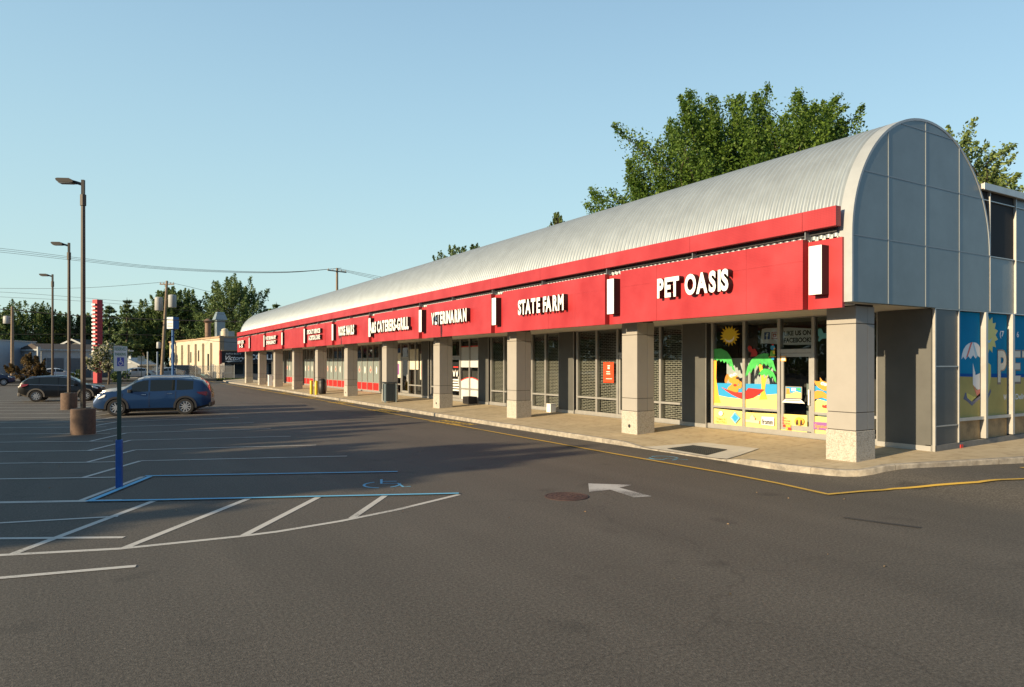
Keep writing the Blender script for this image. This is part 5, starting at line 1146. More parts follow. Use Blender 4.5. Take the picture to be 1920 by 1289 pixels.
for x0, x1, z0, z1, m, nm in ((5.6, 6.4, 1.2, 3.7, WINB, 'window'), (3.0, 3.9, .1, 2.2, GREYW, 'door'), (11.2, 11.8, 2.6, 4.3, WINB, 'window'), (16, 16.6, 2.4, 4.1, WINB, 'window')):
    mb = MB(); mb.box(x0, x1, .0, .05, z0, z1); mb.build(nm, m, t)
GALV = mat('duct_metal', (.26, .31, .33), .45, .5, vary=.1)
mb = MB(); mb.box(9, 10.2, -3.2, -2.0, 6.05, 9.0); mb.add([(8.7, -3.5, 9.0), (10.5, -3.5, 9.0), (10.5, -1.7, 9.0), (8.7, -1.7, 9.0), (9.1, -3.1, 10.2), (10.1, -3.1, 10.2), (10.1, -2.1, 10.2), (9.1, -2.1, 10.2)], [(0, 1, 5, 4), (1, 2, 6, 5), (2, 3, 7, 6), (3, 0, 4, 7), (4, 5, 6, 7), (3, 2, 1, 0)]); mb.build('roof_duct', GALV, t)
mb = MB(); mb.tube([(12.5, -1.6, 6.05), (12.5, -1.6, 8.6)], .45, 12); mb.lathe([(.45, 8.6), (.75, 8.9), (.2, 9.3)], (12.5, -1.6, 0), 12); mb.build('roof_duct', mat('rusty_duct', (.2, .12, .08), .7), t, smooth=50)
mb = MB(); mb.box(4.8, 6.6, -3.4, -1.8, 6.05, 7.1); mb.build('roof_unit', GALV, t); mb = MB(); mb.lathe([(.5, 6.05), (.5, 6.8), (.42, 7.2), (.1, 7.35)], (1.2, -1.0, 0), 14); mb.build('roof_vent', CREAM, t, smooth=50)

t = thing('body_shop', 'low grey collision repair shop with a black sign band, seen past the far columns', 'building', (0, 0, 0))
mb = MB(); mb.box(15.2, 27, 101.2, 105.0, 0, 3.2); mb.build('wall', mat('body_shop_wall', (.21, .20, .185), .9, vary=.1, vscale=.8), t)
mb = MB(); mb.box(14.75, 27, 100.5, 101.15, 2.35, 3.95); mb.build('sign_band', mat('sign_black', (.014, .014, .016), .5), t)
mb = MB(); mb.box(14.5, 14.74, 100.45, 101.2, 2.2, 4.05); mb.build('sign_edge', mat('brick_red', (.22, .035, .025), .7), t); mb = MB(); mb.box(14.75, 27, 100.4, 101.2, 3.955, 4.1); mb.build('band_cap', CREAMD, t)
for x0, x1, z0, z1 in ((16.2, 17.6, .85, 2.2), (18.9, 19.7, .9, 2.2), (21.0, 22.3, 0, 2.2)): mb = MB(); mb.box(x0, x1, 101.12, 101.19, z0, z1); mb.build('window', WINB, t)
mb = MB(); mb.box(18.05, 18.5, 101.15, 101.19, 1.5, 1.85); mb.build('wall_plaque', TEALW, t)
tx = lambda x, z: frame_mx((x, 100.48, z), (1, 0, 0), (0, 0, 1))
text_mesh('sign_lettering', 'Victory', .85, tx(15.2, 2.75), WHITE, t, width=2.5, shear=.35, bold=.01); text_mesh('sign_lettering', 'COLLISION', .95, tx(18.3, 2.85), WHITE, t, width=5.6, bold=.03)
text_mesh('sign_lettering', 'AUTO BODY', .3, tx(15.2, 3.5), WHITE, t, width=2.0)
mb = MB(); mb.add([(15.1, 100.47, 2.62), (17.4, 100.47, 2.72), (17.8, 100.47, 2.95), (17.2, 100.47, 2.62), (15.6, 100.47, 2.45)], [(0, 1, 2, 3, 4)]); mb.build('sign_swoosh', SIGNW, t)

# white garage row and houses on the left
def atd(px, d, y=681.0):
    r = (px - 960) / 1300 * d; S, C = math.sin(R(YAW)), math.cos(R(YAW)); return (d * S + r * C, d * C - r * S, 2.35 + (681 - y) * d / 1300)
a_, b_ = Vector(atd(78, 92)[:2]), Vector(atd(245, 101)[:2]); q_ = math.atan2(b_.y - a_.y, b_.x - a_.x); Lg = (b_ - a_).length
GW = mat('garage_white', (.34, .36, .37), .8, vary=.1, vscale=.7); GD = mat('garage_door', (.10, .115, .13), .6); ROOFB = mat('brown_shingle', (.055, .045, .04), .9, vary=.2, vscale=2)
t = thing('garage_block', 'long low white garage block with grey roll-up doors and a brown roof', 'building', (a_.x, a_.y, 0), q_)
mb = MB(); mb.box(0, Lg, 0, 7, 0, 4.0); mb.build('wall', GW, t); mb = MB(); mb.box(-.3, Lg + .3, -.3, 7.3, 4.0, 4.22); mb.build('eave', TRIM, t)
mb = MB(); mb.add([(-.2, 0, 4.22), (Lg, 0, 4.22), (Lg, 3, 5.0), (-.2, 3, 5.0), (-.2, 7.2, 4.4), (Lg, 7.2, 4.4), (-.2, 7.2, 4.22), (Lg, 7.2, 4.22)], [(0, 1, 2, 3), (3, 2, 5, 4), (4, 5, 7, 6), (0, 3, 4, 6), (1, 7, 5, 2)]); mb.build('roof', ROOFB, t)
for x0, x1 in ((.6, 1.3), (1.5, 2.6), (3.1, 6.0), (6.5, 8.6)):
    mb = MB(); mb.box(x0, x1, -.06, 0, 0, 3.0)
    for k in range(7): mb.box(x0, x1, -.09, -.06, .1 + k * .42, .42 + k * .42)
    mb.build('roll_up_door', GD, t)
mb = MB(); mb.box(-.5, -.15, -.2, .2, 0, 4.5); mb.build('corner_post', TRIM, t)
def house(name, label, px, d, w_, h, pk, m, rm, dep=8, ry=None):
    x, y, _ = atd(px, d); t = thing(name, label, 'house', (x, y, 0), R(-31) if ry is None else ry)
    mb = MB(); mb.box(-w_ / 2, w_ / 2, 0, dep, 0, h); mb.add([(-w_ / 2, 0, h), (w_ / 2, 0, h), (0, 0, pk - .2), (-w_ / 2, dep, h), (w_ / 2, dep, h), (0, dep, pk - .2)], [(0, 1, 2), (5, 4, 3)]); mb.build('wall', m, t)
    mb = MB()
    for s in (-1, 1): mb.add([(0, -.4, pk), (s * (w_ / 2 + .5), -.4, h - .25), (s * (w_ / 2 + .5), dep + .4, h - .25), (0, dep + .4, pk), (0, -.4, pk - .2), (s * (w_ / 2 + .5), -.4, h - .45), (s * (w_ / 2 + .5), dep + .4, h - .45), (0, dep + .4, pk - .2)], [(0, 1, 2, 3), (7, 6, 5, 4), (0, 4, 5, 1), (2, 6, 7, 3), (1, 5, 6, 2)])
    mb.build('roof', rm, t)
    mb = MB()
    for s in (-1, 1): mb.add([(0, -.43, pk + .02), (s * (w_ / 2 + .52), -.43, h - .23), (s * (w_ / 2 + .52), -.43, h - .5), (0, -.43, pk - .28), (0, -.40, pk + .02), (s * (w_ / 2 + .52), -.40, h - .23), (s * (w_ / 2 + .52), -.40, h - .5), (0, -.40, pk - .28)], [(0, 1, 2, 3), (0, 4, 5, 1), (3, 2, 6, 7)])
    mb.build('bargeboard', TRIM, t); mb = MB(); mb.box(-.7, .7, -.05, 0, h - .1, h + 1.0); mb.build('window', SIGNW, t)
    return t
house('house', 'house gable with pale bargeboards rising behind the garage roof', 137, 115, 9.5, 4.2, 6.35, mat('house_siding', (.10, .10, .095), .8), ROOFB)
house('house', 'small white shed with a pale roof edge behind the flowering tree', 236, 96, 3.2, 2.4, 3.1, GW, TRIM, 4)
t = thing('white_building', 'plain blue-white building at the edge of the picture by the utility pole', 'building', (*atd(-45, 90)[:2], 0), R(-31))
mb = MB(); mb.box(-9, 1.6, 0, 9, 0, 5.3); mb.build('wall', mat('blue_white_wall', (.30, .36, .42), .8, vary=.06, vscale=.5), t); mb = MB(); mb.box(-9.1, 1.7, -.1, 9.1, 5.3, 5.45); mb.build('roof', TRIM, t)
for px, d, lab in ((277, 86, 'pale steel post near the leaning utility pole'), (295, 86, 'bluish steel post right beside the leaning utility pole')):
    x, y, _ = atd(px, d); t = thing('steel_post', lab, 'post', (x, y, 0)); mb = MB(); mb.tube([(0, 0, 0), (0, 0, 3.65)], .09, 8); mb.lathe([(.1, 3.65), (.09, 3.72), (.02, 3.75)], n=8); mb.build('pipe', ALUD if px < 290 else mat('blue_grey_pipe', (.16, .22, .30), .5), t, smooth=50)
x, y, _ = atd(265, 84); t = thing('street_sign', 'two small pale square signs back to back on a thin post', 'sign', (x, y, 0), R(-25))
mb = MB(); mb.tube([(0, 0, 0), (0, 0, 3.2)], .035, 6); mb.build('post', GREENP, t)
for s in (-1, 1): mb = MB(); mb.box(s * .24 - .17, s * .24 + .17, -.06, -.04, 2.55, 3.2); mb.build('sign_plate', mat('cream_sign', (.5, .45, .33), .5), t)
# chain-link fence
CHAIN = bpy.data.materials.new('chain_link'); CHAIN.use_nodes = True
def _ch(m):
    nt = m.node_tree; b = nt.nodes['Principled BSDF']; g = nt.nodes.new('ShaderNodeNewGeometry'); w_ = []
    for rot in (45, -45):
        mp = nt.nodes.new('ShaderNodeMapping'); mp.vector_type = 'POINT'; mp.inputs['Rotation'].default_value = (0, R(rot), 0); nt.links.new(g.outputs['Position'], mp.inputs[0])
        wv = nt.nodes.new('ShaderNodeTexWave'); wv.inputs['Scale'].default_value = 2.2; nt.links.new(mp.outputs[0], wv.inputs[0])
        t = nt.nodes.new('ShaderNodeMath'); t.operation = 'GREATER_THAN'; t.inputs[1].default_value = .86; nt.links.new(wv.outputs['Fac'], t.inputs[0]); w_.append(t)
    mx = nt.nodes.new('ShaderNodeMath'); mx.operation = 'MAXIMUM'; nt.links.new(w_[0].outputs[0], mx.inputs[0]); nt.links.new(w_[1].outputs[0], mx.inputs[1]); nt.links.new(mx.outputs[0], b.inputs['Alpha'])
    b.inputs['Base Color'].default_value = (.22, .22, .21, 1); b.inputs['Metallic'].default_value = .5
_ch(CHAIN)
fa, fb = Vector((9.4, 102.6)), Vector((16.2, 99.6)); t = thing('chain_link_fence', 'grey chain-link fence with a gate in front of the cream building', 'fence', (fa.x, fa.y, 0), math.atan2(fb.y - fa.y, fb.x - fa.x)); Lf = (fb - fa).length
mb = MB(); mb.add([(0, 0, .05), (Lf, 0, .05), (Lf, 0, 1.95), (0, 0, 1.95)], [(0, 1, 2, 3)]); mb.build('wire_mesh', CHAIN, t)
for k in range(4): mb = MB(); mb.tube([(k * Lf / 3, 0, 0), (k * Lf / 3, 0, 2.1)], .035, 6); mb.build('post', ALUD, t)
for z in (1.95, 1.0): mb = MB(); mb.tube([(0, 0, z), (Lf, 0, z)], .025, 5); mb.build('rail', ALUD, t)
# motorbikes by the fence
for (px, d), lab in (((368, 96), 'dark motorcycle with a tall back box parked by the cream wall'), ((386, 95), 'teal motorcycle leaning by the fence of the cream building')):
    x, y, _ = atd(px, d); t = thing('motorcycle', lab, 'motorcycle', (x, y, 0), R(10 if px < 380 else -40))
    cm = DKG if px < 380 else TEALW
    for s in (-.65, .65): mb = MB(); mb.lathe([(.2, -.06), (.30, -.06), (.32, 0), (.30, .06), (.2, .06)], (s, 0, .32), 18, axis='Y'); mb.build('wheel', TYRE, t)
    mb = MB(); mb.prism([(-.5, .45), (-.3, .35), (.35, .35), (.45, .6), (.15, .85), (-.1, .75), (-.6, .85), (-.7, .75)], lambda u, v, q: (u, q, v), -.14, .14); mb.build('engine_body', cm, t, bevel=.03)
    mb = MB(); mb.tube([(.65, -.08, .32), (.42, -.08, 1.05)], .03, 6); mb.tube([(.65, .08, .32), (.42, .08, 1.05)], .03, 6); mb.tube([(.40, -.36, 1.12), (.45, 0, 1.06), (.40, .36, 1.12)], .02, 6); mb.build('fork', CHROME, t)
    mb = MB(); mb.box(-.75, -.3, -.2, .2, .9, 1.35 if px < 380 else 1.0); mb.build('back_box', PLAST, t, bevel=.05)
# utility poles and wires
WOOD = mat('weathered_pole_wood', (.17, .125, .085), .9, col2=(.26, .20, .14), vscale=5); CANM = mat('transformer_grey', (.34, .35, .34), .5, vary=.08); WIRE = mat('cable_black', (.012, .012, .013), .7)
def upole(label, base, top, cans, arm, rz=0):
    t = thing('utility_pole', label, 'utility pole', (*base, 0)); dx, dy, h = top[0] - base[0], top[1] - base[1], top[2]
    mb = MB(); mb.tube([(0, 0, -.2), (dx * .5, dy * .5, h * .5), (dx, dy, h)], [.21, .18, .14], 10); mb.build('pole', WOOD, t, smooth=60)
    if arm: mb = MB(); mb.box(dx - arm, dx + arm, dy - .06, dy + .06, h - .5, h - .36, rz=rz, c=(dx, dy)); mb.build('crossarm', WOOD, t)
    for k in (-1, -.5, .5, 1):
        if arm: mb = MB(); mb.lathe([(.05, 0), (.07, .06), (.04, .2), (.02, .22)], (dx + arm * .92 * k * math.cos(rz), dy + arm * .92 * k * math.sin(rz), h - .36), 8); mb.build('insulator', CANM, t)
    for ox, oy, z, r, hh in cans:
        f = z / h; mb = MB(); mb.lathe([(r * .9, 0), (r, .06), (r, hh - .1), (r * .8, hh), (.05, hh + .03)], (dx * f + ox, dy * f + oy, z), 16); mb.build('transformer', CANM, t, smooth=40)
        mb = MB(); mb.tube([(dx * f, dy * f, z + hh * .7), (dx * f + ox, dy * f + oy, z + hh * .7)], .05, 6); mb.build('bracket', ALUD, t)
    return t
b1 = atd(302.5, 88); t1 = atd(313, 88, 527)
upole('leaning wooden utility pole carrying grey transformers before the dark trees', b1[:2], t1, [(-.70, .4, 9.0, .48, 1.7), (.75, -.4, 9.4, .48, 1.6), (-.5, .2, 4.2, .25, .8)], .9, R(-31))
b2 = atd(23, 82); t2 = atd(23, 82, 575)
upole('wooden utility pole with one grey transformer at the far edge of the trees', b2[:2], t2, [(-.55, .35, 7.0, .38, .9)], 0)
b3 = atd(632, 92); t3 = atd(632, 92, 503)
upole('wooden utility pole with a crossarm showing above the barrel roof', b3[:2], t3, [], 1.5, R(20))
def wire(pts, r, label):
    P = [Vector(p) for p in pts]; Q = []
    for i in range(len(P) - 1):
        p0, p1, p2, p3 = P[max(0, i - 1)], P[i], P[i + 1], P[min(len(P) - 1, i + 2)]
        for k in range(6):
            s = k / 6; Q.append(.5 * ((2 * p1) + (p2 - p0) * s + (2 * p0 - 5 * p1 + 4 * p2 - p3) * s * s + (3 * p1 - p0 - 3 * p2 + p3) * s ** 3))
    Q.append(P[-1]); mb = MB(); mb.tube(Q, r, 5); return tag(mb.build('overhead_wire', WIRE), label, 'wire', 'overhead wires over the lot')
W = lambda L, d0, d1: [atd(px, d0 + (d1 - d0) * (px - L[0][0]) / (L[-1][0] - L[0][0]), y) for px, y in L]
lab_main = 'thin black overhead wire sagging across the sky to the pole above the roof'
for dy in (0, 3.5, 7): wire(W([(-260, 440 + dy), (0, 466 + dy), (140, 483 + dy * .8), (280, 499 + dy * .6), (420, 508 + dy * .4), (540, 510 + dy * .2), (640, 503)], 86, 92), .022, lab_main)
lab_r = 'thin wire running down from the roof pole behind the barrel roof'
for dy in (0, 4, 8): wire(W([(630, 503 + dy * .3), (680, 513 + dy * .6), (760, 528 + dy)], 92, 84), .022, lab_r)
wire(W([(-200, 536), (0, 541), (160, 540), (313, 529)], 92, 88), .022, 'thin wire running level to the top of the leaning utility pole')
wire(W([(313, 529), (350, 537), (400, 549), (470, 563)], 88, 95), .02, 'thin wire descending from the leaning pole into the tree crowns')
wire(W([(-200, 541), (0, 548), (120, 556), (240, 566), (420, 583)], 96, 100), .02, 'faint thin wire crossing behind the lamp posts, upper of two')
wire(W([(-200, 547), (0, 557), (120, 563), (240, 572), (420, 590)], 98, 102), .02, 'faint thin wire crossing behind the lamp posts, lower of two')
wire(W([(-200, 565), (0, 580), (90, 588), (170, 594), (310, 600), (440, 604), (520, 606)], 80, 90), .055, 'thick black cable sagging in front of the dark trees')
wire(W([(-200, 622), (0, 627), (180, 627), (310, 630), (400, 640), (455, 643)], 84, 94), .03, 'low black cable passing the foot of the tree line')
# ---------------------------------------------------------------- vegetation
def leaf_mat(name, c1, c2, trans=.35):
    m = bpy.data.materials.new(name); m.use_nodes = True; nt = m.node_tree; b = nt.nodes['Principled BSDF']; g = nt.nodes.new('ShaderNodeNewGeometry')
    n = nt.nodes.new('ShaderNodeTexNoise'); n.inputs['Scale'].default_value = .55; n.inputs['Detail'].default_value = 6; n.inputs['Roughness'].default_value = .75; nt.links.new(g.outputs['Position'], n.inputs['Vector'])
    at = nt.nodes.new('ShaderNodeMath'); at.operation = 'MULTIPLY_ADD'; at.inputs[1].default_value = .35; nt.links.new(g.outputs['Random Per Island'], at.inputs[0]); nt.links.new(n.outputs['Fac'], at.inputs[2])
    r = nt.nodes.new('ShaderNodeValToRGB'); r.color_ramp.elements[0].position = .42; r.color_ramp.elements[0].color = (*c1, 1); r.color_ramp.elements[1].position = .92; r.color_ramp.elements[1].color = (*c2, 1)
    nt.links.new(at.outputs[0], r.inputs['Fac']); nt.links.new(r.outputs['Color'], b.inputs['Base Color']); b.inputs['Roughness'].default_value = .55; b.inputs['Specular IOR Level'].default_value = .3
    tr = nt.nodes.new('ShaderNodeBsdfTranslucent'); nt.links.new(r.outputs['Color'], tr.inputs[0])
    x = nt.nodes.new('ShaderNodeMixShader'); x.inputs[0].default_value = trans; nt.links.new(b.outputs[0], x.inputs[1]); nt.links.new(tr.outputs[0], x.inputs[2]); nt.links.new(x.outputs[0], nt.nodes['Material Output'].inputs[0])
    return m
LF_ELM = leaf_mat('elm_leaf', (.024, .070, .009), (.145, .225, .030)); LF_DK = leaf_mat('dark_leaf', (.048, .098, .030), (.18, .24, .08)); LF_MID = leaf_mat('mid_leaf', (.044, .086, .024), (.16, .215, .06))
LF_CON = leaf_mat('needle', (.036, .074, .026), (.15, .20, .07), .2); LF_BLUE = leaf_mat('bluish_needle', (.022, .042, .022), (.075, .105, .050), .2); LF_PINE = leaf_mat('pine_needle', (.075, .125, .035), (.25, .31, .09), .25); LF_RED = leaf_mat('russet_leaf', (.060, .034, .018), (.17, .12, .045)); LF_LT = leaf_mat('light_leaf', (.065, .10, .03), (.20, .235, .08)); BLOOM = leaf_mat('white_bloom', (.30, .29, .20), (.62, .60, .46))
BARK = mat('bark', (.075, .058, .042), .95, vary=.3, vscale=6, bump=.5, bscale=12)
def leaves(pts, size, rs, up=.3, aspect=.55, spread=None):
    """One small quad per point, turned at random; returns vertices and faces."""
    n = len(pts); nrm = rs.normal(size=(n, 3)); nrm[:, 2] += up; nrm /= np.linalg.norm(nrm, axis=1)[:, None]
    a = rs.normal(size=(n, 3)); a -= nrm * (a * nrm).sum(1)[:, None]; a /= np.linalg.norm(a, axis=1)[:, None]; b = np.cross(nrm, a)
    s = size * rs.uniform(.55, 1.25, n)[:, None]; a = a * s; b = b * s * aspect
    V = np.stack([pts - a, pts - b * 1.0, pts + a, pts + b * 1.0], 1).reshape(-1, 3); F = np.arange(4 * n).reshape(n, 4); return V, F
def grow(rs, h, r0, levels, kids, ang, ratio, first, bend=.15):
    """Branch skeleton: list of (points, radius0, radius1, level)."""
    out = []
    def rec(p, d, L, r, lv):
        pts = [p]; n = 4; q = p.copy(); dd = d.copy()
        for _ in range(n):
            dd = dd + rs.normal(size=3) * bend * (.4 if lv == 0 else 1) + np.array([0, 0, .05]); dd /= np.linalg.norm(dd); q = q + dd * L / n; pts.append(q.copy())
        r1 = r * (.62 if lv else .7); out.append((pts, r, r1, lv))
        if lv >= levels: return
        k = kids[lv]
        for i in range(k):
            t = rs.uniform(first if lv == 0 else .30, 1.0); j = min(n - 1, int(t * n)); b = pts[j] + (pts[j + 1] - pts[j]) * (t * n - j)
            az = 2 * math.pi * (i + rs.uniform(-.3, .3)) / k; x = np.cross(dd, [0, 0, 1.0] if abs(dd[2]) < .95 else [1.0, 0, 0]); x /= np.linalg.norm(x); y = np.cross(dd, x)
            a = R(rs.normal(ang[lv], 8)); nd = dd * math.cos(a) + (x * math.cos(az) + y * math.sin(az)) * math.sin(a)
            rec(b, nd / np.linalg.norm(nd), L * ratio[lv] * rs.uniform(.75, 1.2), r * (.5 if lv else .45), lv + 1)
        if lv: rec(pts[-1], dd, L * ratio[lv] * .8, r1 * .8, lv + 1)
    rec(np.zeros(3), np.array([0, 0, 1.0]), h, r0, 0); return out
def broadleaf(name, label, cat, loc, width, height, crown_z, n, size, lm, seed, group=None, depth=None, spray=.16, sprays=None, up=.9, flat=2.0, trunk=True, fill=.62):
    """Trunk with limbs reaching into an uneven crown of leafy sprays that point up and outwards."""
    rs = np.random.RandomState(seed); t = thing(name, label, cat, loc, 0, group); a, b = width / 2, (depth or width) / 2
    zc = crown_z + (height - crown_z) * .46; cu, cd = (height - zc) * .93, zc - crown_z; S = sprays or 150
    # lobes: a few big boughs give the outline its bumps
    K = max(6, S // 16); az = rs.uniform(0, 2 * math.pi, K); el = rs.uniform(-.5, 1.0, K); rad = rs.uniform(.45, .80, K)
    lob = np.stack([np.cos(az) * np.cos(el * 1.3) * rad, np.sin(az) * np.cos(el * 1.3) * rad, np.sin(el * 1.3) * rad], 1); lr = rs.uniform(.24, .44, K)
    k = rs.randint(0, K, S); d = rs.normal(size=(S, 3)); d /= np.linalg.norm(d, axis=1)[:, None]; P = lob[k] + d * (lr[k] * rs.uniform(.35, 1.0, S) ** .5)[:, None]
    m = rs.rand(S) < 1 - fill; q = rs.normal(size=(S, 3)); q /= np.linalg.norm(q, axis=1)[:, None]; P[m] = (q * (rs.uniform(.3, .9, S) ** .6)[:, None])[m]
    nr = (np.abs(P) ** flat).sum(1) ** (1 / flat); P = P / np.maximum(1, nr / .93)[:, None]
    sc = lambda Q: np.stack([Q[:, 0] * a, Q[:, 1] * b, zc + np.where(Q[:, 2] > 0, Q[:, 2] * cu, Q[:, 2] * cd)], 1)
    B = sc(P); D = P + np.array([0, 0, up]) + rs.normal(size=(S, 3)) * .3; D /= np.linalg.norm(D, axis=1)[:, None]; L = spray * width * rs.uniform(.5, 1.35, S)
    E = B + D * L[:, None] * .62; B = B - D * L[:, None] * .38
    w = L / L.sum(); i = rs.choice(S, n, p=w); f = rs.uniform(0, 1, n) ** .85; sp = (L * .17)[i] * (1.15 - f)
    pts = B[i] + (E - B)[i] * f[:, None] + rs.normal(size=(n, 3)) * sp[:, None]; pts = pts[pts[:, 2] > .05]
    mb = MB()
    if trunk:
        r0 = .016 * height + .03; fz = crown_z + (zc - crown_z) * .5
        mb.tube([(0, 0, -.1), (.02 * height, 0, fz * .5), (0, 0, fz), (0, .01 * height, zc)], [r0 * 1.2, r0, r0 * .85, r0 * .5], 8, caps=False)
        for j in range(K):
            e = sc(lob[j:j + 1])[0]; mb.tube([(0, 0, fz * rs.uniform(.7, 1)), tuple(e * np.array([.45, .45, 1]) * np.array([1, 1, .8]) + np.array([0, 0, .1 * fz])), tuple(e)], [r0 * .5, r0 * .3, r0 * .1], 6, caps=False)
        for j in range(0, S, 2 if S > 200 else 1):
            e = sc(lob[k[j]:k[j] + 1])[0]; mb.tube([tuple(e), tuple(B[j]), tuple(E[j])], [r0 * .12, r0 * .07, .008], 4, caps=False)
    else:
        for j in range(0, S, 3): mb.tube([(0, 0, 0), tuple(B[j]), tuple(E[j])], [.02, .012, .006], 4, caps=False)
    mb.build('trunk', BARK, t, smooth=70, fix=False); V, F = leaves(pts, size, rs); arr_mesh('crown', V, F, lm, t); return t
def conifer(name, label, loc, width, height, n, size, lm, seed, group=None, base=.1, whorls=16, droop=-.15, tufts=6):
    rs = np.random.RandomState(seed); t = thing(name, label, 'tree', loc, 0, group); mb = MB(); mb.tube([(0, 0, 0), (0, 0, height * .6), (0, 0, height)], [.018 * height, .012 * height, .02], 8); P = []
    for w_ in range(whorls):
        f = base + (1 - base) * (w_ / whorls) ** .9; z = f * height; L = width / 2 * (1 - f) ** .75 * rs.uniform(.7, 1.15) + .15
        for k in range(rs.randint(5, 8)):
            az = rs.uniform(0, 2 * math.pi); l = L * rs.uniform(.6, 1.1); e = np.array([math.cos(az) * l, math.sin(az) * l, z + droop * l + rs.uniform(-.1, .35) * l]); b = np.array([0, 0, z])
            mb.tube([tuple(b), tuple(e)], [.03 + .012 * l, .012], 4, caps=False)
            m = int(n / whorls / 6 * (l / (width / 3))) + 6; c = rs.uniform(.3, 1.02, (tufts, 1)); c = b + (e - b) * c + rs.normal(size=(tufts, 3)) * .10 * l * np.array([1, 1, .6]); P.append(c[rs.randint(0, tufts, m)] + rs.normal(size=(m, 3)) * np.array([.075, .075, .06]) * (.6 + .45 * l))
    mb.build('trunk', BARK, t, smooth=70, fix=False); V, F = leaves(np.concatenate(P), size, rs, up=.8, aspect=.35); arr_mesh('crown', V, F, lm, t); return t
# big elm behind the shops (vase shape, upswept sprays) and a conifer beyond the end wall
ex, ey, _ = atd(1440, 47)
broadleaf('elm_tree', 'large green leafy tree rising behind the barrel roof', 'tree', (ex, ey, 0), 25.5, 19.5, 4.0, 380000, .105, LF_ELM, 11, depth=17, spray=.135, sprays=700, up=.9, flat=2.6)
cx_, cy_, _ = atd(1788, 44)
broadleaf('pine_tree', 'airy light green pine beyond the end wall', 'tree', (cx_, cy_, 0), 6.4, 19.8, 4.0, 17000, .13, LF_PINE, 8, spray=.30, sprays=110, up=.25, flat=1.7)
for px, d, top, wd, lm, seed, lab in ((1056, 72, 405, 5, LF_MID, 21, 'tip of a light green tree just showing over the middle of the barrel roof'), (848, 95, 466, 7, LF_DK, 22, 'dark treetop just showing over the farther part of the barrel roof'), (890, 98, 468, 6, LF_MID, 23, 'thin treetop showing over the roof right of a darker treetop')):
    x, y, z = atd(px, d, top); broadleaf('distant_tree', lab, 'tree', (x, y, 0), wd, z + 1.6, 4, 7000, .2, lm, seed)
# tree line beyond the lot
BG = [(2, 120, 571, 60, 1, 31, 'dark round tree at the very edge of the picture'), (62, 128, 562, 95, 0, 32, 'loose pale grey-green tree behind the garage block'), (106, 134, 580, 60, 1, 33, 'low dark green tree between the first two lamp posts'),
      (150, 132, 578, 80, 2, 34, 'yellowish light green tree behind the second lamp post'), (272, 128, 556, 90, 1, 37, 'dense dark tree to one side of the red tower sign'), (322, 126, 524, 75, 1, 38, 'tall dark tree right behind the leaning utility pole'),
      (372, 128, 542, 85, 0, 39, 'mid green tree behind the cream building ducts'), (445, 124, 517, 125, 1, 40, 'biggest dark tree over the cream building, near the far roof end'), (420, 134, 575, 90, 1, 42, 'lower dark tree tucked behind the cream building'),
      (185, 140, 600, 80, 1, 43, 'low dark tree behind the red tower sign'), (345, 140, 585, 110, 1, 44, 'low dark tree filling the gap behind the blue pole sign'), (30, 140, 600, 90, 1, 45, 'low dark tree behind the edge utility pole'), (255, 140, 590, 90, 1, 46, 'low dark tree between the red tower and the leaning pole')]
for px, d, top, wpx, k, seed, lab in BG:
    x, y, z = atd(px, d, top); wd = wpx * d / 1300 * 1.38
    broadleaf('background_tree', lab, 'tree', (x, y, 0), wd, z, .8, 26000 if k else 18000, .20, (LF_MID, LF_DK, LF_LT)[k], seed, 'trees beyond the lot', sprays=240)
for px, d, top, wpx, seed, lm, lab in ((205, 120, 570, 46, 51, LF_CON, 'feathery conifer just beside the red tower sign'), (238, 116, 558, 60, 52, LF_CON, 'taller conifer standing second from the red tower sign'), (518, 120, 566, 55, 53, LF_DK, 'small dark conifer at the far end of the barrel roof')):
    x, y, z = atd(px, d, top); conifer('conifer_tree', lab, (x, y, 0), wpx * d / 1300 * 1.5, z, 9000, .38, lm, seed, 'trees beyond the lot', base=.08, whorls=15)
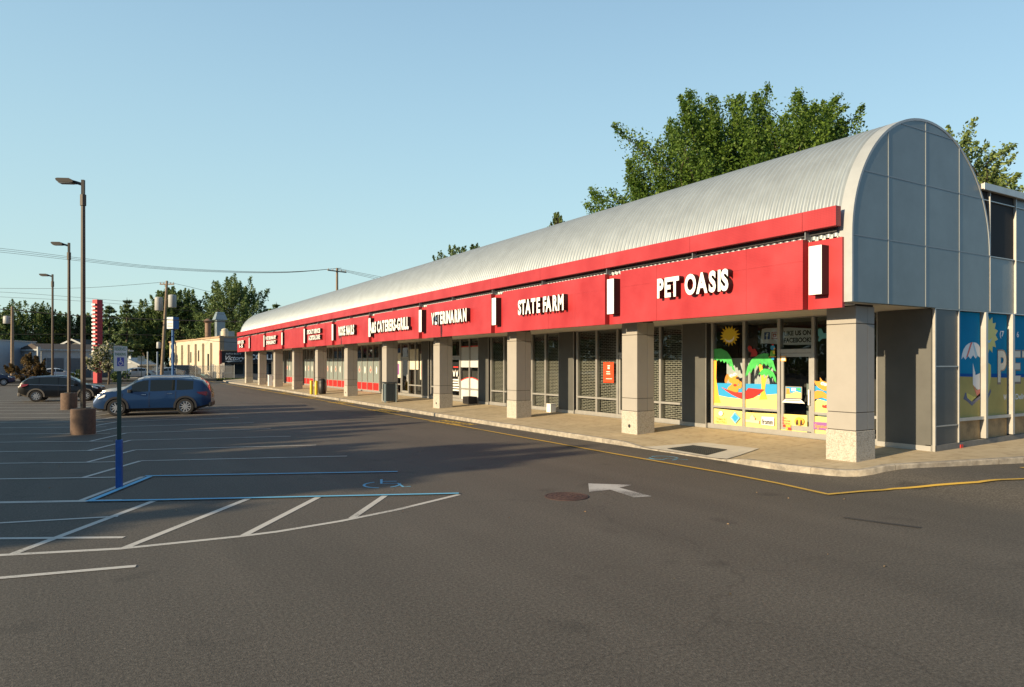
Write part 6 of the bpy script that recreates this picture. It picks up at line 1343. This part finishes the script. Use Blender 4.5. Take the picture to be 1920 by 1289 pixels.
# planting by the lot's edge
x, y, _ = atd(54, 74); broadleaf('shrub', 'russet and green shrub in front of the garage block', 'shrub', (x, y, 0), 3.9, 3.3, .1, 20000, .10, LF_RED, 61, trunk=False, sprays=90)
x, y, _ = atd(203, 76); tt = broadleaf('flowering_tree', 'small white-flowering tree at the foot of the red tower sign', 'tree', (x, y, 0), 4.4, 4.6, 1.1, 6000, .11, LF_LT, 62, sprays=90)
rs = np.random.RandomState(5); me = [c for c in tt.children if c.name.startswith('crown')][0].data; co = np.empty(len(me.vertices) * 3, dtype=np.float32); me.vertices.foreach_get('co', co); co = co.reshape(-1, 3)[::4]
P = co[rs.choice(len(co), 1500)] + rs.normal(size=(1500, 3)) * .1; V, F = leaves(P, .12, rs, aspect=.9); arr_mesh('blossom', V, F, BLOOM, tt)
for px, d, w_, h, seed, lm, lab in ((143, 78, 1.8, 1.6, 63, LF_MID, 'low green shrub between two lamp posts'), (225, 80, 2.4, 1.7, 64, LF_DK, 'low dark shrub under the flowering tree'), (437, 97, 2.0, .9, 65, LF_LT, 'low weedy bush at the foot of the grey shop wall')):
    x, y, _ = atd(px, d); broadleaf('shrub', lab, 'shrub', (x, y, 0), w_, h, .02, 3000, .08, lm, seed, trunk=False, sprays=70)
rs = np.random.RandomState(9); P = np.stack([rs.uniform(12.5, 17.5, 3000), rs.uniform(98.4, 99.4, 3000), rs.uniform(.02, .25, 3000)], 1); V, F = leaves(P, .14, rs, up=0); struct(arr_mesh('grass_strip', V, F, LF_LT), 'stuff')
# a far belt of trees across the street, off to the side: the shop glass mirrors it
rs = np.random.RandomState(77); n = 26000; yy = rs.uniform(-40, 330, n); hh = 10.5 + 2.2 * np.sin(yy * .21) + 1.6 * np.sin(yy * .53 + 1); P = np.stack([-84 + rs.normal(size=n) * 2.5, yy, hh * rs.uniform(0, 1, n) ** .8], 1)
V, F = leaves(P, .75, rs); struct(arr_mesh('far_woods', V, F, LF_DK), 'stuff')
# the row of street trees on the other side of the lot, whose shadows reach across it
SH = [(-30, 14.2, 9.5, 12.0, 71), (-30.5, 21.0, 9.0, 12.4, 72), (-31, 28.0, 10.0, 13.2, 73)]
for i, (x, y, w_, h, seed) in enumerate(SH):
    broadleaf('street_tree', 'broad leafy street tree standing along the side of the lot', 'tree', (x, y, 0), w_, h, 1.8, 30000, .36, LF_DK, seed, 'street trees along the side of the lot', sprays=220)
